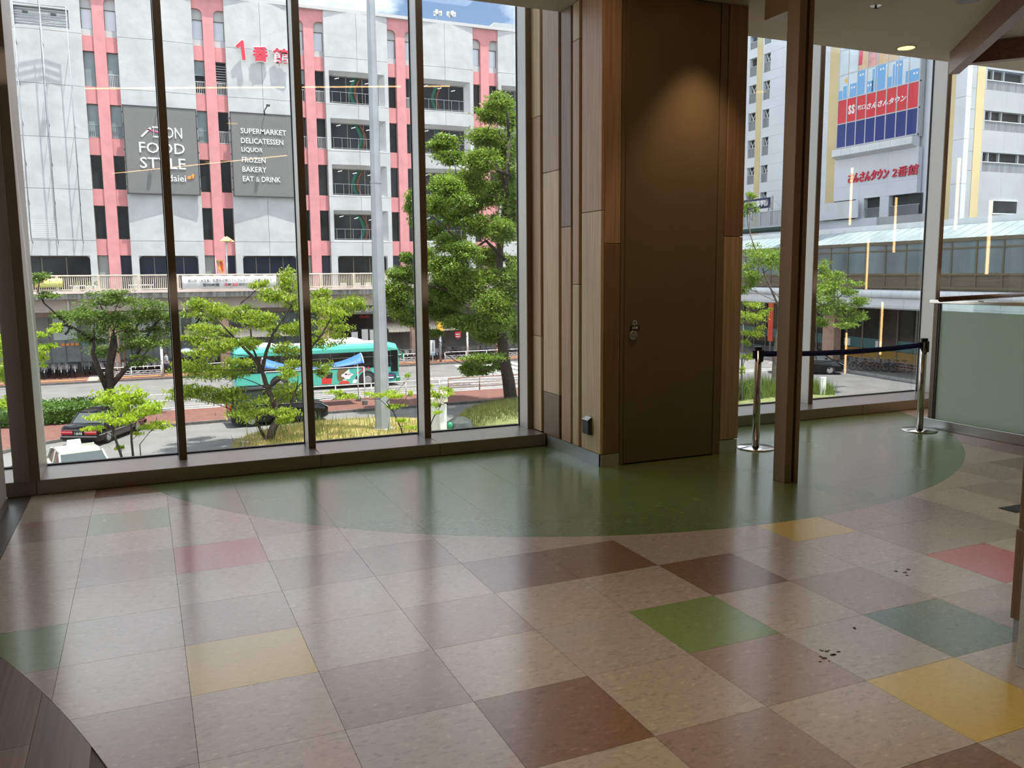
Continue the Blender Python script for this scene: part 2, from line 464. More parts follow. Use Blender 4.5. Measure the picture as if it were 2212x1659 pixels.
pm('door_grey', (0.31, 0.33, 0.31), 0.5)
pm('rail_white', (0.62, 0.63, 0.62), 0.5)
pm('rail_grey', (0.30, 0.36, 0.36), 0.5)
pm('frame_bronze', (0.16, 0.14, 0.115), 0.5)
pm('sign_grey', (0.175, 0.175, 0.17), 0.75, var=(0.8, .06))
pm('sign_frame', (0.05, 0.05, 0.055), 0.6)
pm('letter_white', (0.80, 0.80, 0.78), 0.6)
pm('letter_red', (0.62, 0.035, 0.07), 0.5)
pm('letter_black', (0.02, 0.02, 0.02), 0.6)
pm('letter_magenta', (0.60, 0.05, 0.20), 0.5)
pm('letter_orange', (0.80, 0.30, 0.06), 0.5)
pm('deck_cream', (0.56, 0.49, 0.39), 0.75, var=(2, .14))
pm('deck_pinkish', (0.60, 0.50, 0.45), 0.8, var=(0.6, .15))
pm('concrete_stain', (0.25, 0.24, 0.22), 0.9, var=(1.6, .5), stretch=(3, 1, .5), detail=8)
pm('concrete_warm', (0.40, 0.35, 0.30), 0.88, var=(0.8, .15))
pm('pillar_tile', (0.50, 0.33, 0.25), 0.8, var=(2, .15))
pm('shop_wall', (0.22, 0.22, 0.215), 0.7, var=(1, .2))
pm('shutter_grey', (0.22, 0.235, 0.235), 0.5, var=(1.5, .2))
pm('poster_white', (0.66, 0.68, 0.67), 0.6)
pm('poster_blue', (0.18, 0.42, 0.55), 0.6)
pm('poster_mint', (0.52, 0.62, 0.60), 0.6)
pm('awning', (0.72, 0.66, 0.54), 0.75, var=(4, .1))
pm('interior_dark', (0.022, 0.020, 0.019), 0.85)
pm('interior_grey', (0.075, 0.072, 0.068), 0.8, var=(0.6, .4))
pm('shop_light', (1, .9, .6), 0.5, emit=((1.0, .85, .45), 3.0))
pm('tube_cool', (1, 1, 1), 0.5, emit=((0.95, 1.0, .98), 2.0))
pm('art_green', (0.008, 0.085, 0.055), 0.5); pm('art_orange', (0.13, 0.045, 0.02), 0.5)
pm('banner_white', (0.70, 0.70, 0.69), 0.7, var=(3, .1))
pm('banner_yellow', (0.68, 0.68, 0.22), 0.7, var=(2.4, .3), col2=(0.70, 0.42, 0.26), ramp=(.38, .5))
pm('flag_yellow', (0.72, 0.42, 0.05), 0.7); pm('flag_red', (0.6, 0.06, 0.04), 0.7); pm('flag_blue', (0.05, 0.2, 0.35), 0.7)
pm('lamp_yellow', (0.66, 0.46, 0.16), 0.6)
pm('galvanised', (0.33, 0.355, 0.375), 0.5, 0.25, var=(1.2, .12), detail=8)
pm('white_metal', (0.72, 0.72, 0.70), 0.5)
pm('rust_brown', (0.26, 0.12, 0.075), 0.7)
pm('bus_mint', (0.085, 0.46, 0.36), 0.28, coat=0.4)
pm('bus_green', (0.015, 0.22, 0.10), 0.3, coat=0.4)
pm('bus_white', (0.74, 0.77, 0.77), 0.35)
pm('bus_glass', (0.012, 0.013, 0.015), 0.06, spec=0.6)
pm('bus_navy', (0.01, 0.07, 0.14), 0.4)
pm('rubber', (0.018, 0.018, 0.018), 0.8)
pm('wheel_alu', (0.45, 0.45, 0.45), 0.35, 0.8)
pm('ink_brown', (0.17, 0.11, 0.045), 0.6); pm('ink_red', (0.62, 0.045, 0.035), 0.6); pm('ink_skin', (0.74, 0.72, 0.72), 0.6)
pm('car_black', (0.006, 0.006, 0.007), 0.10, spec=0.4)
pm('car_cream', (0.66, 0.68, 0.58), 0.2, coat=0.6)
pm('car_glass', (0.03, 0.045, 0.045), 0.05, spec=0.7)
pm('lamp_red', (0.42, 0.008, 0.02), 0.2); pm('lamp_pink', (0.62, 0.22, 0.24), 0.2); pm('lamp_clear', (0.75, 0.78, 0.80), 0.1)
pm('chrome', (0.60, 0.60, 0.60), 0.15, 1.0)
pm('plate_green', (0.02, 0.03, 0.022), 0.5)
pm('sticker_yellow', (0.7, 0.4, 0.05), 0.5)
pm('canvas_blue', (0.03, 0.145, 0.62), 0.55)
pm('bark', (0.045, 0.036, 0.028), 0.95, var=(7, .4), bump=(14, .6))
pm('bark_grey', (0.14, 0.12, 0.095), 0.95, var=(5, .4), bump=(12, .6))
leafmat('leaf_bright', (0.33, 0.42, 0.055), (0.16, 0.265, 0.035))
leafmat('leaf_lime', (0.40, 0.52, 0.055), (0.22, 0.36, 0.035))
leafmat('leaf_camphor', (0.235, 0.35, 0.06), (0.10, 0.19, 0.03), 0.42)
leafmat('leaf_deep', (0.18, 0.275, 0.06), (0.075, 0.145, 0.025), 0.40)
leafmat('leaf_hedge', (0.12, 0.24, 0.03), (0.05, 0.12, 0.018), 0.35, 4)
leafmat('blade_dry', (0.50, 0.42, 0.17), (0.32, 0.31, 0.09), 0.35)
leafmat('blade_green', (0.20, 0.30, 0.06), (0.12, 0.17, 0.045), 0.35)
leafmat('blade_olive', (0.20, 0.22, 0.07), (0.13, 0.145, 0.045), 0.3)
pm('stone', (0.05, 0.06, 0.055), 0.8, var=(3, .5))
pm('box_cream', (0.58, 0.55, 0.40), 0.6); pm('box_white', (0.66, 0.68, 0.66), 0.55, var=(2, .1))
pm('cloth_grey', (0.33, 0.34, 0.36), 0.9); pm('cloth_dark', (0.045, 0.045, 0.055), 0.9); pm('skin', (0.50, 0.31, 0.22), 0.6); pm('hair', (0.02, 0.016, 0.013), 0.6)
pm('bike_black', (0.016, 0.016, 0.018), 0.5); pm('bike_red', (0.14, 0.02, 0.018), 0.4); pm('bike_blue', (0.02, 0.045, 0.11), 0.4); pm('bike_silver', (0.34, 0.34, 0.35), 0.35, 0.6); pm('bike_cover', (0.05, 0.13, 0.19), 0.6)
pm('umbrella', (0.45, 0.60, 0.66), 0.6); pm('umbrella_pink', (0.60, 0.42, 0.40), 0.6)
# the building on the right
pm('tower_white', (0.62, 0.665, 0.71), 0.85, var=(0.25, .07), detail=6)
pm('tower_grey', (0.40, 0.43, 0.44), 0.85, var=(0.3, .1))  # also a darker copy of tower_white, toning down the near face's light
pm('tower_yellow', (0.60, 0.50, 0.27), 0.85, var=(0.4, .06))
pm('panel_red', (0.62, 0.035, 0.05), 0.35); pm('panel_blue', (0.012, 0.035, 0.20), 0.3); pm('panel_pale', (0.60, 0.70, 0.76), 0.35, var=(0.5, .08))
pm('panel_city', (0.16, 0.40, 0.72), 0.4); pm('panel_peach', (0.66, 0.42, 0.26), 0.45, var=(1.6, .3), col2=(0.66, 0.52, 0.30)); pm('panel_rose', (0.68, 0.35, 0.32), 0.45, var=(1.6, .2)); pm('panel_star', (0.75, 0.45, 0.08), 0.4); pm('panel_crimson', (0.66, 0.05, 0.13), 0.4)
pm('panel_frame', (0.50, 0.52, 0.53), 0.5)
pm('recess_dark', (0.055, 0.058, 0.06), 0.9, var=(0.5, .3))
pm('balustrade_grey', (0.21, 0.235, 0.245), 0.6, var=(6, .25), stretch=(1, 1, .05))
pm('bridge_bronze', (0.145, 0.125, 0.085), 0.45, 0.2)
pm('bridge_panel', (0.13, 0.108, 0.07), 0.55, var=(2, .25), stretch=(.3, .3, 6))
pm('bridge_glass', (0.155, 0.21, 0.225), 0.10, spec=0.6, var=(0.35, .35), stretch=(1, 1.2, .3))
pm('bridge_roof_glass', (0.30, 0.385, 0.385), 0.16, spec=0.6, var=(0.5, .2))
pm('clad_white', (0.64, 0.68, 0.71), 0.4, var=(0.8, .08))
pm('shop_teal', (0.035, 0.13, 0.13), 0.35); pm('shop_amber', (0.30, 0.17, 0.02), 0.5); pm('shop_orange', (0.52, 0.085, 0.03), 0.5); pm('shop_glass', (0.022, 0.024, 0.022), 0.08, spec=0.5, var=(0.4, .7))
pm('juku_navy', (0.012, 0.018, 0.07), 0.5)
pm('handrail_silver', (0.42, 0.45, 0.47), 0.45, 0.4)
pm('deck_under', (0.03, 0.075, 0.06), 0.7)

# ================================================================ THE ROOM
CZ = 3.9                       # ceiling height
YG = 2.36                      # glass line of the window wall
# ---------------------------------------------------------------- floor: linoleum tiles, 0.5 m grid, green disc, plank border
floor = empty('floor', kind='structure')
MB().box(-8, -14, -0.30, 8.0, 1.80, -0.006).box(8.0, 0.93, -0.30, 12.0, 1.80, -0.006).build('floor_slab', 'grout', floor)
DC, DR = (4.418, 3.147), 4.291          # the green disc
WC, WR = (-7.526, -4.903), 8.135        # the round edge of the plank floor
def outside(poly, c, r):
    """parts of a polygon outside a circle"""
    pts = []
    n = len(poly)
    for i in range(n):
        a, b = poly[i], poly[(i + 1) % n]
        k = max(1, int(math.dist(a, b) / 0.02))
        for j in range(k): pts.append((a[0] + (b[0] - a[0]) * j / k, a[1] + (b[1] - a[1]) * j / k))
    ins = [math.dist(p, c) < r for p in pts]
    if not any(ins): return [poly]
    if all(ins): return []
    m = len(pts); res = []
    st = [i for i in range(m) if not ins[i] and ins[i - 1]]
    def cross(o, q):
        lo, hi = 0.0, 1.0
        for _ in range(24):
            t = (lo + hi) / 2; p = (o[0] + (q[0] - o[0]) * t, o[1] + (q[1] - o[1]) * t)
            if math.dist(p, c) < r: hi = t
            else: lo = t
        return p
    for s in st:
        run = [cross(pts[s], pts[s - 1])]; i = s
        while not ins[i % m]: run.append(pts[i % m]); i += 1
        run.append(cross(pts[(i - 1) % m], pts[i % m]))
        a1 = math.atan2(run[-1][1] - c[1], run[-1][0] - c[0]); a0 = math.atan2(run[0][1] - c[1], run[0][0] - c[0])
        d = (a0 - a1 + math.pi) % (2 * math.pi) - math.pi
        k = max(2, int(abs(d) * r / 0.02))
        run += [(c[0] + r * math.cos(a1 + d * j / k), c[1] + r * math.sin(a1 + d * j / k)) for j in range(1, k)]
        clean = [p for j, p in enumerate(run) if j in (0,) or not collinear(run[j - 1], p, run[(j + 1) % len(run)])]
        if len(clean) >= 3: res.append(clean)
    return res
def collinear(a, b, c):
    return abs((b[0] - a[0]) * (c[1] - a[1]) - (b[1] - a[1]) * (c[0] - a[0])) < 1e-7
def inside(poly, c, r):
    """part of a convex polygon inside a circle"""
    for k in range(240):
        a = 2 * math.pi * k / 240; nx, ny = math.cos(a), math.sin(a); out_ = []
        for i in range(len(poly)):
            p, q = poly[i], poly[(i + 1) % len(poly)]
            dp = (p[0] - c[0]) * nx + (p[1] - c[1]) * ny - r; dq = (q[0] - c[0]) * nx + (q[1] - c[1]) * ny - r
            if dp <= 0: out_.append(p)
            if dp * dq < 0:
                t = dp / (dp - dq); out_.append((p[0] + (q[0] - p[0]) * t, p[1] + (q[1] - p[1]) * t))
        poly = out_
        if len(poly) < 3: return []
    return poly
def area(p): return abs(sum(p[i][0] * p[(i + 1) % len(p)][1] - p[(i + 1) % len(p)][0] * p[i][1] for i in range(len(p)))) / 2
def slab(poly, mat, name, z=0.0):
    if area(poly) < 2e-4: return
    MB().prism([(x, y, z - 0.008) for x, y in poly], (0, 0, 0.008)).build(name, mat, floor)
ROWS = {  # colours read off the photograph: row v, columns from u = -1
    -4: 'LB', -3: 'LLML', -2: 'MGLLLLLLLLLLLLLLBB', -1: 'LLLMLLLLLLLLLLLLBB', 0: 'LMRLLLLLLLLLLLLLBB', 1: 'LLLMMLLLLLLLLLMBL',
    2: 'GLMLLBBLLYMMLMLL', 3: 'MLYLMLLBLLMMLL', 4: 'LMLMLLGLMLRLLM', 5: 'LMLLBLMLDMLLM', 6: 'LLMLLMLYLLMLL', 7: 'LMLLMLBLLMLLM', 8: 'LLMLLLMLLMLLL', 9: 'MLLLMLLLMLLML'}
TM = dict(L='tile_beige', M='tile_taupe', B='tile_brown', R='tile_red', G='tile_green', D='tile_dark_green', Y='tile_yellow')
def pix(p):
    q = RC @ (np.array(p, float) - CAM)
    return (q[0] / q[2] * FPX + PX, q[1] / q[2] * FPX + PY) if q[2] > 0.3 else (9e9, 9e9)
g_ = 0.0008
for v, row in sorted(ROWS.items()):
    for u in range(-1, 19):
        x0, x1, y1, y0 = u * .5, u * .5 + .5, -v * .5, -v * .5 - .5
        x0 = max(x0, -0.44); y1 = min(y1, 1.80)
        if y0 > 0.9: x1 = min(x1, 9.6)
        else: x1 = min(x1, 7.97)
        if x1 - x0 < .02 or y1 - y0 < .02: continue
        cx, cy = pix(((x0 + x1) / 2, (y0 + y1) / 2, 0))
        if not (-300 < cx < 2500 and cy < 2050): continue
        ch = row[u + 1] if u + 1 < len(row) else ('M' if (u * 7 + v * 5) % 5 == 0 else 'L')
        cell = [(x0 + g_, y0 + g_), (x1 - g_, y0 + g_), (x1 - g_, y1 - g_), (x0 + g_, y1 - g_)]
        mat = TM[ch]
        if ch == 'L' and (u * 3 + v * 2) % 4 == 0: mat = 'tile_beige_cool'
        for p in outside(cell, DC, DR + g_):
            for q in (outside(p, WC, WR + g_) if u < 2 and v > 0 else [p]):
                slab(q, mat, 'floor_tile')
        gi = inside(cell, DC, DR - g_)
        if gi: slab(gi, 'tile_circle', 'green_tile')
k = 0
for i in range(-6, 2):
    xa, xb = -0.04 + .2 * (i - 1), -0.04 + .2 * i
    for yb, ya in ((-0.6, -2.13 + .37 * (i % 3)), (-2.13 + .37 * (i % 3), -3.6)):
        q = inside([(xa + g_, ya + g_), (xb - g_, ya + g_), (xb - g_, yb - g_), (xa + g_, yb - g_)], WC, WR - g_)
        if q: slab(q, ('plank_a', 'plank_b', 'plank_c')[(i * 2 + k) % 3], 'floor_plank')
        k += 1
slab([(-1.6, -0.5), (-0.442, -0.5), (-0.442, 1.80), (-1.6, 1.80)], 'threshold', 'threshold_strip')
MB().box(-8, -14, -0.006, 8.0, -5.01, -0.001).build('rear_floor', 'tile_beige', floor)
# small scuffs and drips of dirt on the pale tiles
sm = MB()
for cx, cy, n, sp in ((1795, 1418, 12, 26), (1843, 1357, 3, 7), (1952, 1236, 5, 22)):
    for i in range(n):
        p = onz(cx + rng.uniform(-sp, sp), cy + rng.uniform(-sp * .6, sp * .6), 0); r = rng.uniform(.003, .010)
        sm.prism([(p[0] + r * 1.5 * math.cos(a), p[1] + r * math.sin(a), 0.0002) for a in np.linspace(0, 2 * math.pi, 8)[:-1]], (0, 0, 0.0006))
sm.build('dirt_spots', 'groove', floor, kind='stuff')
gr = empty('floor_grille', (5.93, -1.58, 0), label='small dark metal grille set into the pale floor tiles near the counter', cat='grille')
MB().box(5.77, -1.645, .0002, 6.10, -1.515, .003).build('backing', 'black_plastic', gr)
for i in range(9): MB().box(5.785 + i * .035, -1.635, .003, 5.80 + i * .035, -1.525, .006).build('slat', 'grey_plastic', gr)

# ---------------------------------------------------------------- ceiling and outer shell
cl = empty('ceiling', kind='structure')
MB().box(-8, -14, CZ, 22, 1.50, CZ + .5).build('ceiling_slab', 'ceiling_paint', cl)
MB().box(-8, 1.50, 4.62, 22, 2.6, 4.9).build('window_head_cover', 'ceiling_paint', cl)
tag(MB().box(-8.2, -14, -.3, -8, 2.6, 4.9).build('wall_west', 'wall_paint'), kind='structure')
tag(MB().box(-8, -14.2, -6, 22, -14, 4.9).build('wall_rear', 'back_wall'), kind='structure')
tag(MB().box(22, -14, -6, 22.2, 2.6, 4.9).build('wall_east', 'wall_paint'), kind='structure')
MBv = MB().box(8.0, -14, -6.2, 22, .93, -6.0)
tag(MBv.build('floor_below', 'tile_taupe'), kind='structure')
tag(MB().box(-8, 1.8, -6.2, 22, 2.30, -0.02).build('wall_below_window', 'wall_paint'), kind='structure')

# ---------------------------------------------------------------- window wall
SZ = 0.115
def sill(win, x0, x1, joints):
    xs = [x0] + joints + [x1]
    for a, b in zip(xs, xs[1:]):
        MB().bbox(a + .0012, 1.80, 0.0005, b - .0012, 2.345, SZ, .004).build('sill_panel', 'sill_metal', win)
def mullion(win, x, w=.062, z1=4.6, yb=2.34):
    m = MB().bbox(x - w / 2 + .003, 2.115, SZ, x + w / 2 - .003, yb, z1, .002).build('mullion', 'mullion_alu', win)
    MB().bbox(x - w / 2, 2.10, SZ, x + w / 2, 2.116, z1, .002).build('mullion_face', 'mullion_bronze', m)
    MB().box(x - w / 2 - .004, yb - .03, SZ, x - w / 2 + .004, yb - .012, z1).box(x + w / 2 - .004, yb - .03, SZ, x + w / 2 + .004, yb - .012, z1).build('gasket', 'gasket', m)
def panes(win, xs):
    for a, b in zip(xs, xs[1:]):
        p = MB().box(a + .02, YG - .004, SZ - .02, b - .02, YG + .004, 4.6).build('pane', 'window_glass', win)
        MB().box(a + .03, YG - .02, SZ, b - .03, YG + .02, SZ + .012).build('bottom_bead', 'gasket', p)
w1 = empty('window_1', kind='structure')
MX = [.655, 1.73, 2.81, 3.875]
sill(w1, -8, 3.895, [-6.2, -4.05, -1.9, -.404, 1.745, 2.825])
for x in MX: mullion(w1, x)
for x in (-1.5, -2.58, -3.65, -4.73, -5.8, -6.88): mullion(w1, x)
mm = MB().bbox(-.436, 1.79, SZ, -.375, 2.34, 4.6, .002).build('mullion', 'mullion_alu', w1)
MB().bbox(-.438, 1.775, SZ, -.373, 1.792, 4.6, .002).build('mullion_face', 'mullion_bronze', mm)
MB().bbox(-.547, 1.77, SZ, -.438, 2.34, 4.6, .003).build('mullion_cover', 'sill_metal', mm)
panes(w1, [-8, -6.88, -5.8, -4.73, -3.65, -2.58, -1.5, -.49, -.41] + MX)
MB().box(-8, 2.30, 4.5, 3.9, 2.42, 4.62).build('head_rail', 'mullion_bronze', w1)
w2 = empty('window_2', kind='structure')
sill(w2, 5.335, 22, [7.95, 9.9, 12, 15])
for x in (5.45, 7.45, 9.42, 11.4, 13.4, 15.4, 17.4, 19.4): mullion(w2, x)
panes(w2, [5.35, 7.45, 9.42, 11.4, 13.4, 15.4, 17.4, 19.4, 22])
MB().box(5.335, 2.30, 4.5, 22, 2.42, 4.62).build('head_rail', 'mullion_bronze', w2)

# ---------------------------------------------------------------- left wall pier
wl = empty('wall_left', kind='structure')
MB().box(-1.15, .30, 0, -.562, 1.50, CZ).build('wall_body', 'wall_paint', wl)
MB().box(-1.16, .29, 0, -.556, 1.506, .075).build('baseboard', 'sill_metal', wl)

# ---------------------------------------------------------------- boarded core with the door
wc = empty('wall_core', kind='structure')
MB().box(3.925, .782, 0, 5.31, 2.42, CZ + .7).build('wall_body', 'groove', wc)
def board(mat, a, b): MB().bbox(*a, *b, .004).build('wood_panel', mat, wc)
cols = [(1.911, 2.15, [(SZ, 1.045, 'oak_pale'), (1.045, 3.095, 'oak_pink'), (3.095, 4.6, 'oak_pale')]),
        (1.528, 1.856, [(.11, .52, 'oak_honey'), (.52, 2.563, 'oak_pale'), (2.563, 4.6, 'oak_mid')]),
        (1.295, 1.478, [(.11, 2.05, 'oak_pink'), (2.05, CZ, 'oak_grey')]),
        (1.143, 1.260, [(.11, 1.544, 'oak_pale'), (1.544, 3.592, 'oak_pink'), (3.592, CZ, 'oak_pale')]),
        (.754, 1.093, [(.11, 2.15, 'oak_pale'), (2.15, CZ, 'oak_pink')])]
for ya, yb, zs in cols:
    for za, zb, mt in zs:
        board(mt, (3.90, ya, za + .002), (3.93, yb, zb - .002))
for xa, xb, zs in ((3.925, 4.079, [(.11, 1.88, 'oak_honey'), (1.88, CZ, 'oak_mid')]), (5.14, 5.335, [(.13, 1.95, 'oak_mid'), (1.95, CZ, 'oak_honey')])):
    for za, zb, mt in zs: board(mt, (xa, .75, za + .002), (xb, .785, zb - .002))
board('oak_pink', (5.305, .79, .13), (5.335, 2.30, CZ))
MB().box(3.905, .758, .0005, 3.93, 1.797, .108).build('skirting', 'steel_skirting', wc)
MB().box(3.905, .755, .0005, 4.082, .785, .108).build('skirting', 'steel_skirting', wc)
MB().box(5.137, .755, .0005, 5.33, .785, .125).build('skirting', 'steel_skirting', wc)
MB().box(4.086, .756, 0.0005, 4.121, .785, CZ).build('door_jamb', 'door_frame', wc)
MB().box(5.06, .756, 0.0005, 5.132, .785, CZ).build('door_jamb', 'door_frame', wc)
dr = empty('door_1', (4.59, .76, 0), kind='structure')
MB().bbox(4.126, .757, .012, 5.053, .785, CZ - .012, .003).build('door_leaf', 'door_paint', dr)
lk = MB()
def ydisc(mb, x, y, z, prof, n=20):
    """turned shape whose axis points to -Y; prof of (radius, offset)"""
    secs = [[(x + r * math.cos(2 * math.pi * k / n), y - o, z + r * math.sin(2 * math.pi * k / n)) for k in range(n)] for r, o in prof]
    mb.loft(secs)
    return mb
c = ydisc(MB(), 4.225, .757, 1.222, [(.026, 0), (.026, .006), (.021, .010), (.012, .013)]).build('lock_cylinder', 'stainless', dr)
MB().box(4.223, .742, 1.214, 4.227, .745, 1.230).build('key_slot', 'black_plastic', c)
p_ = MB().bbox(4.184, .752, 1.160, 4.278, .757, 1.198, .002).build('nameplate', 'nameplate', dr)
nb = MB()
for i in range(3): nb.box(4.203 + i * .019, .7512, 1.169, 4.217 + i * .019, .752, 1.189)
nb.build('nameplate_print', 'white_print', p_)
r_ = ydisc(MB(), 4.216, .757, 1.115, [(.040, 0), (.040, .006), (.034, .010), (.030, .004)]).build('recessed_handle', 'stainless', dr)
ydisc(MB(), 4.216, .756, 1.115, [(.029, .0), (.029, .004)]).build('handle_cup', 'chrome_trim', r_)
MB().tube([(4.192 + .024 * (1 - math.cos(a)), .748, 1.108 + .012 * math.sin(a)) for a in np.linspace(0, math.pi, 8)], .004).build('handle_pull', 'stainless', r_)
dv = empty('wall_sensor', (3.9, .95, .25), label='small dark grey box with a pale top fixed low on the oak boards', cat='sensor box')
MB().prism([(3.90, .90, .255), (3.862, .90, .262), (3.858, .90, .385), (3.90, .90, .412)], (0, .105, 0)).build('case', 'grey_plastic', dv)
MB().prism([(3.8605, .905, .3845), (3.857, .905, .3855), (3.897, .905, .4115), (3.899, .905, .4105)], (0, .095, 0)).build('lid', 'stainless_satin', dv)
for yy in (.925, .98): MB().box(3.866, yy - .006, .391, 3.872, yy + .006, .397).build('led', 'lamp_clear', dv)

# ---------------------------------------------------------------- shutter guide post with the header above
sp = empty('shutter_post', (5.0, -.27, 0), label='tall brown metal shutter guide post with a dark slot, standing on the green floor', cat='post')
MB().bbox(4.928, -.335, 0, 4.995, -.20, CZ, .003).build('post_body', 'post_bronze', sp)
MB().bbox(5.021, -.335, 0, 5.063, -.20, CZ, .003).build('post_flange', 'post_bronze', sp)
MB().box(4.995, -.30, 0, 5.021, -.20, CZ).build('slot', 'black_plastic', sp)
MB().bbox(4.93, -.199, 3.556, 5.06, .06, CZ, .003).build('header_end', 'post_bronze', sp)

# ---------------------------------------------------------------- two belt stanchions
def stanchion(x, y, label, other=None):
    t = empty('belt_stanchion', (x, y, 0), label=label, cat='stanchion', group='belt barrier posts')
    b = MB().lathe([(.172, 0.0), (.172, .006), (.165, .012), (.06, .020), (.036, .024)], (x, y, 0), 36).build('base', 'stainless', t)
    MB().prism([(x - .165, y + .02, .0125), (x - .165, y - .005, .0125), (x - .075, y - .005, .019), (x - .075, y + .02, .019)], (0, 0, .0015)).build('base_slot', 'black_plastic', b)
    MB().lathe([(.033, .02), (.033, .925)], (x, y, 0), 24).build('pole', 'stainless', t)
    MB().lathe([(.034, .925), (.036, .93), (.036, .95), (.030, .956)], (x, y, 0), 24).build('cap', 'black_plastic', t)
    MB().bbox(x - .052, y - .02, .845, x - .030, y + .02, .925, .004).build('belt_clip', 'black_plastic', t)
    MB().bbox(x + .030, y - .02, .845, x + .052, y + .02, .925, .004).build('belt_clip', 'black_plastic', t)
    MB().bbox(x - .02, y - .05, .815, x + .02, y - .030, .925, .004).build('belt_clip', 'black_plastic', t)
    if other:
        g = []
        for k in range(25):
            f = k / 24; xx = x + .05 + (other[0] - .05 - x - .05) * f; yy = y + (other[1] - y) * f; sg = -.028 * 4 * f * (1 - f)
            g.append([(xx, yy, .862 + sg), (xx, yy, .912 + sg)])
        MB().solid(g, (0, .0015, 0)).build('belt', 'belt_navy', t)
    return t
stanchion(5.61, .83, 'steel belt stanchion next to the boarded core, navy belt pulled out', (7.695, .80))
stanchion(7.695, .80, 'steel belt stanchion in front of the frosted glass, receiving the navy belt')

# ---------------------------------------------------------------- frosted glass balustrade
gp = empty('glass_balustrade', (7.93, .3, 0), label='frosted glass balustrade with a steel rail beside the right-hand stanchion', cat='balustrade')
MB().bbox(7.90, -4.4, 0, 7.965, .95, .102, .003).build('base_plinth', 'stainless_satin', gp)
MB().bbox(7.915, .84, .10, 7.95, .895, 1.32, .003).build('end_post', 'mullion_bronze', gp)
MB().bbox(7.918, .815, .10, 7.947, .838, 1.32, .003).build('end_post', 'black_plastic', gp)
for ya, yb in ((-.62, .813), (-2.05, -.63), (-3.5, -2.06)):
    g = MB().box(7.926, ya, .102, 7.938, yb, 1.30).build('glass_panel', 'clear_glass', gp)
    MB().box(7.9235, ya, .102, 7.9255, yb, 1.225).build('frosted_film', 'frosted_glass', g)
MB().bbox(7.91, -4.4, 1.30, 7.955, .95, 1.338, .006).build('top_rail', 'stainless', gp)
hr = empty('stair_handrail', (8.4, .8, 0), label='reddish brown wooden handrail beyond the frosted glass balustrade', cat='handrail')
a_, b_ = onz(2032, 647, 1.375), onz(2250, 634, 1.375)
MB().tube([a_, b_], .024, 10).build('rail', 'handrail', hr)
for f in (.9,):
    q = a_ + (b_ - a_) * f; MB().tube([(q[0], q[1], -.3), (q[0], q[1], 1.36)], .010, 8).build('baluster', 'stainless_satin', hr)

# ---------------------------------------------------------------- counter corner at the right edge
cc = empty('wood_column', (4.1, -3.1, 0), label='wooden column with a steel corner guard cut by the right edge', cat='column')
MB().bbox(3.868, -3.16, .517, 4.7, -2.99, CZ, .003).build('wood_panel', 'oak_honey', cc)
MB().bbox(3.862, -3.16, .108, 4.7, -2.984, .512, .003).build('wood_panel', 'oak_honey', cc)
MB().box(3.872, -3.16, 0, 4.7, -2.995, .106).build('plinth', 'steel_skirting', cc)
MB().bbox(3.664, -4.2, 0, 4.7, -3.162, CZ, .003).build('steel_guard', 'steel_skirting', cc)

# ---------------------------------------------------------------- ceiling beams, lamps, sprinkler
def beam(name, label, a, b, w, h, side):
    e = empty(name, (a[0], a[1], CZ - h), label=label, cat='beam', group='wooden ceiling beams')
    d = np.array([b[0] - a[0], b[1] - a[1], 0]); d /= np.linalg.norm(d); n = np.array([-d[1], d[0], 0]) * side
    A = np.array([a[0], a[1], CZ - h]); B = np.array([b[0], b[1], CZ - h])
    MB().prism([A, B, B + n * w, A + n * w], (0, 0, h)).build('beam_body', 'beam_wood', e)
    MB().prism([A - d * .002, A + n * w - d * .002, A + n * w - d * .002 + [0, 0, h], A - d * .002 + [0, 0, h]], -d * .004).build('end_board', 'beam_end', e)
beam('ceiling_beam', 'long brown wooden beam running diagonally across the ceiling at upper right', (8.31, 1.20), (5.6, -2.23), .10, .225, 1)
beam('ceiling_beam', 'dark brown wooden beam meeting the diagonal beam at the right edge', (8.13, .90), (10.2, -1.6), .10, .20, 1)
def downlight(x, y, lit, label, r=.085):
    e = empty('downlight', (x, y, CZ), label=label, cat='downlight', group='recessed downlights')
    MB().lathe([(r + .012, -.004), (r + .012, 0.0), (r, .0)], (x, y, CZ), 28).build('trim_ring', 'door_frame', e)
    MB().lathe([(r - .002, -.0055), (r - .004, -.004)], (x, y, CZ), 28).build('lens', 'lamp_warm' if lit else 'grey_plastic', e)
    if lit:
        ld = bpy.data.lights.new('downlight_bulb', 'SPOT'); ld.energy = lit; ld.color = (1, .70, .40) if lit < 60 else (1, .86, .70); ld.spot_size = math.radians(75); ld.spot_blend = .8; ld.shadow_soft_size = .05
        lo = bpy.data.objects.new('downlight_bulb', ld); link(lo, e); lo.location = (0, 0, -.03)
downlight(7.73, 1.24, 30, 'lit round downlight in the ceiling near the right-hand window')
downlight(6.96, -.08, 0, 'unlit round downlight at the top edge beside the diagonal beam')
downlight(4.80, .36, 38, 'round downlight above the brown door throwing a warm patch on it', .06)
for x, y in ((1.8, -3.4), (5.6, -3.4), (1.8, -8), (5.6, -8)):  # unseen downlights added to fill the room with light
    downlight(x, y, 80, 'added unseen fill downlight in the ceiling behind the viewer')
e = empty('sprinkler', (6.345, .328, CZ), label='small round fire sprinkler head in the beige ceiling', cat='sprinkler')
MB().lathe([(.045, -.003), (.048, 0)], (6.345, .328, CZ), 20).build('plate', 'stainless_satin', e)
MB().lathe([(.016, -.03), (.020, -.027), (.008, -.02), (.008, -.002)], (6.345, .328, CZ), 14).build('head', 'black_plastic', e)
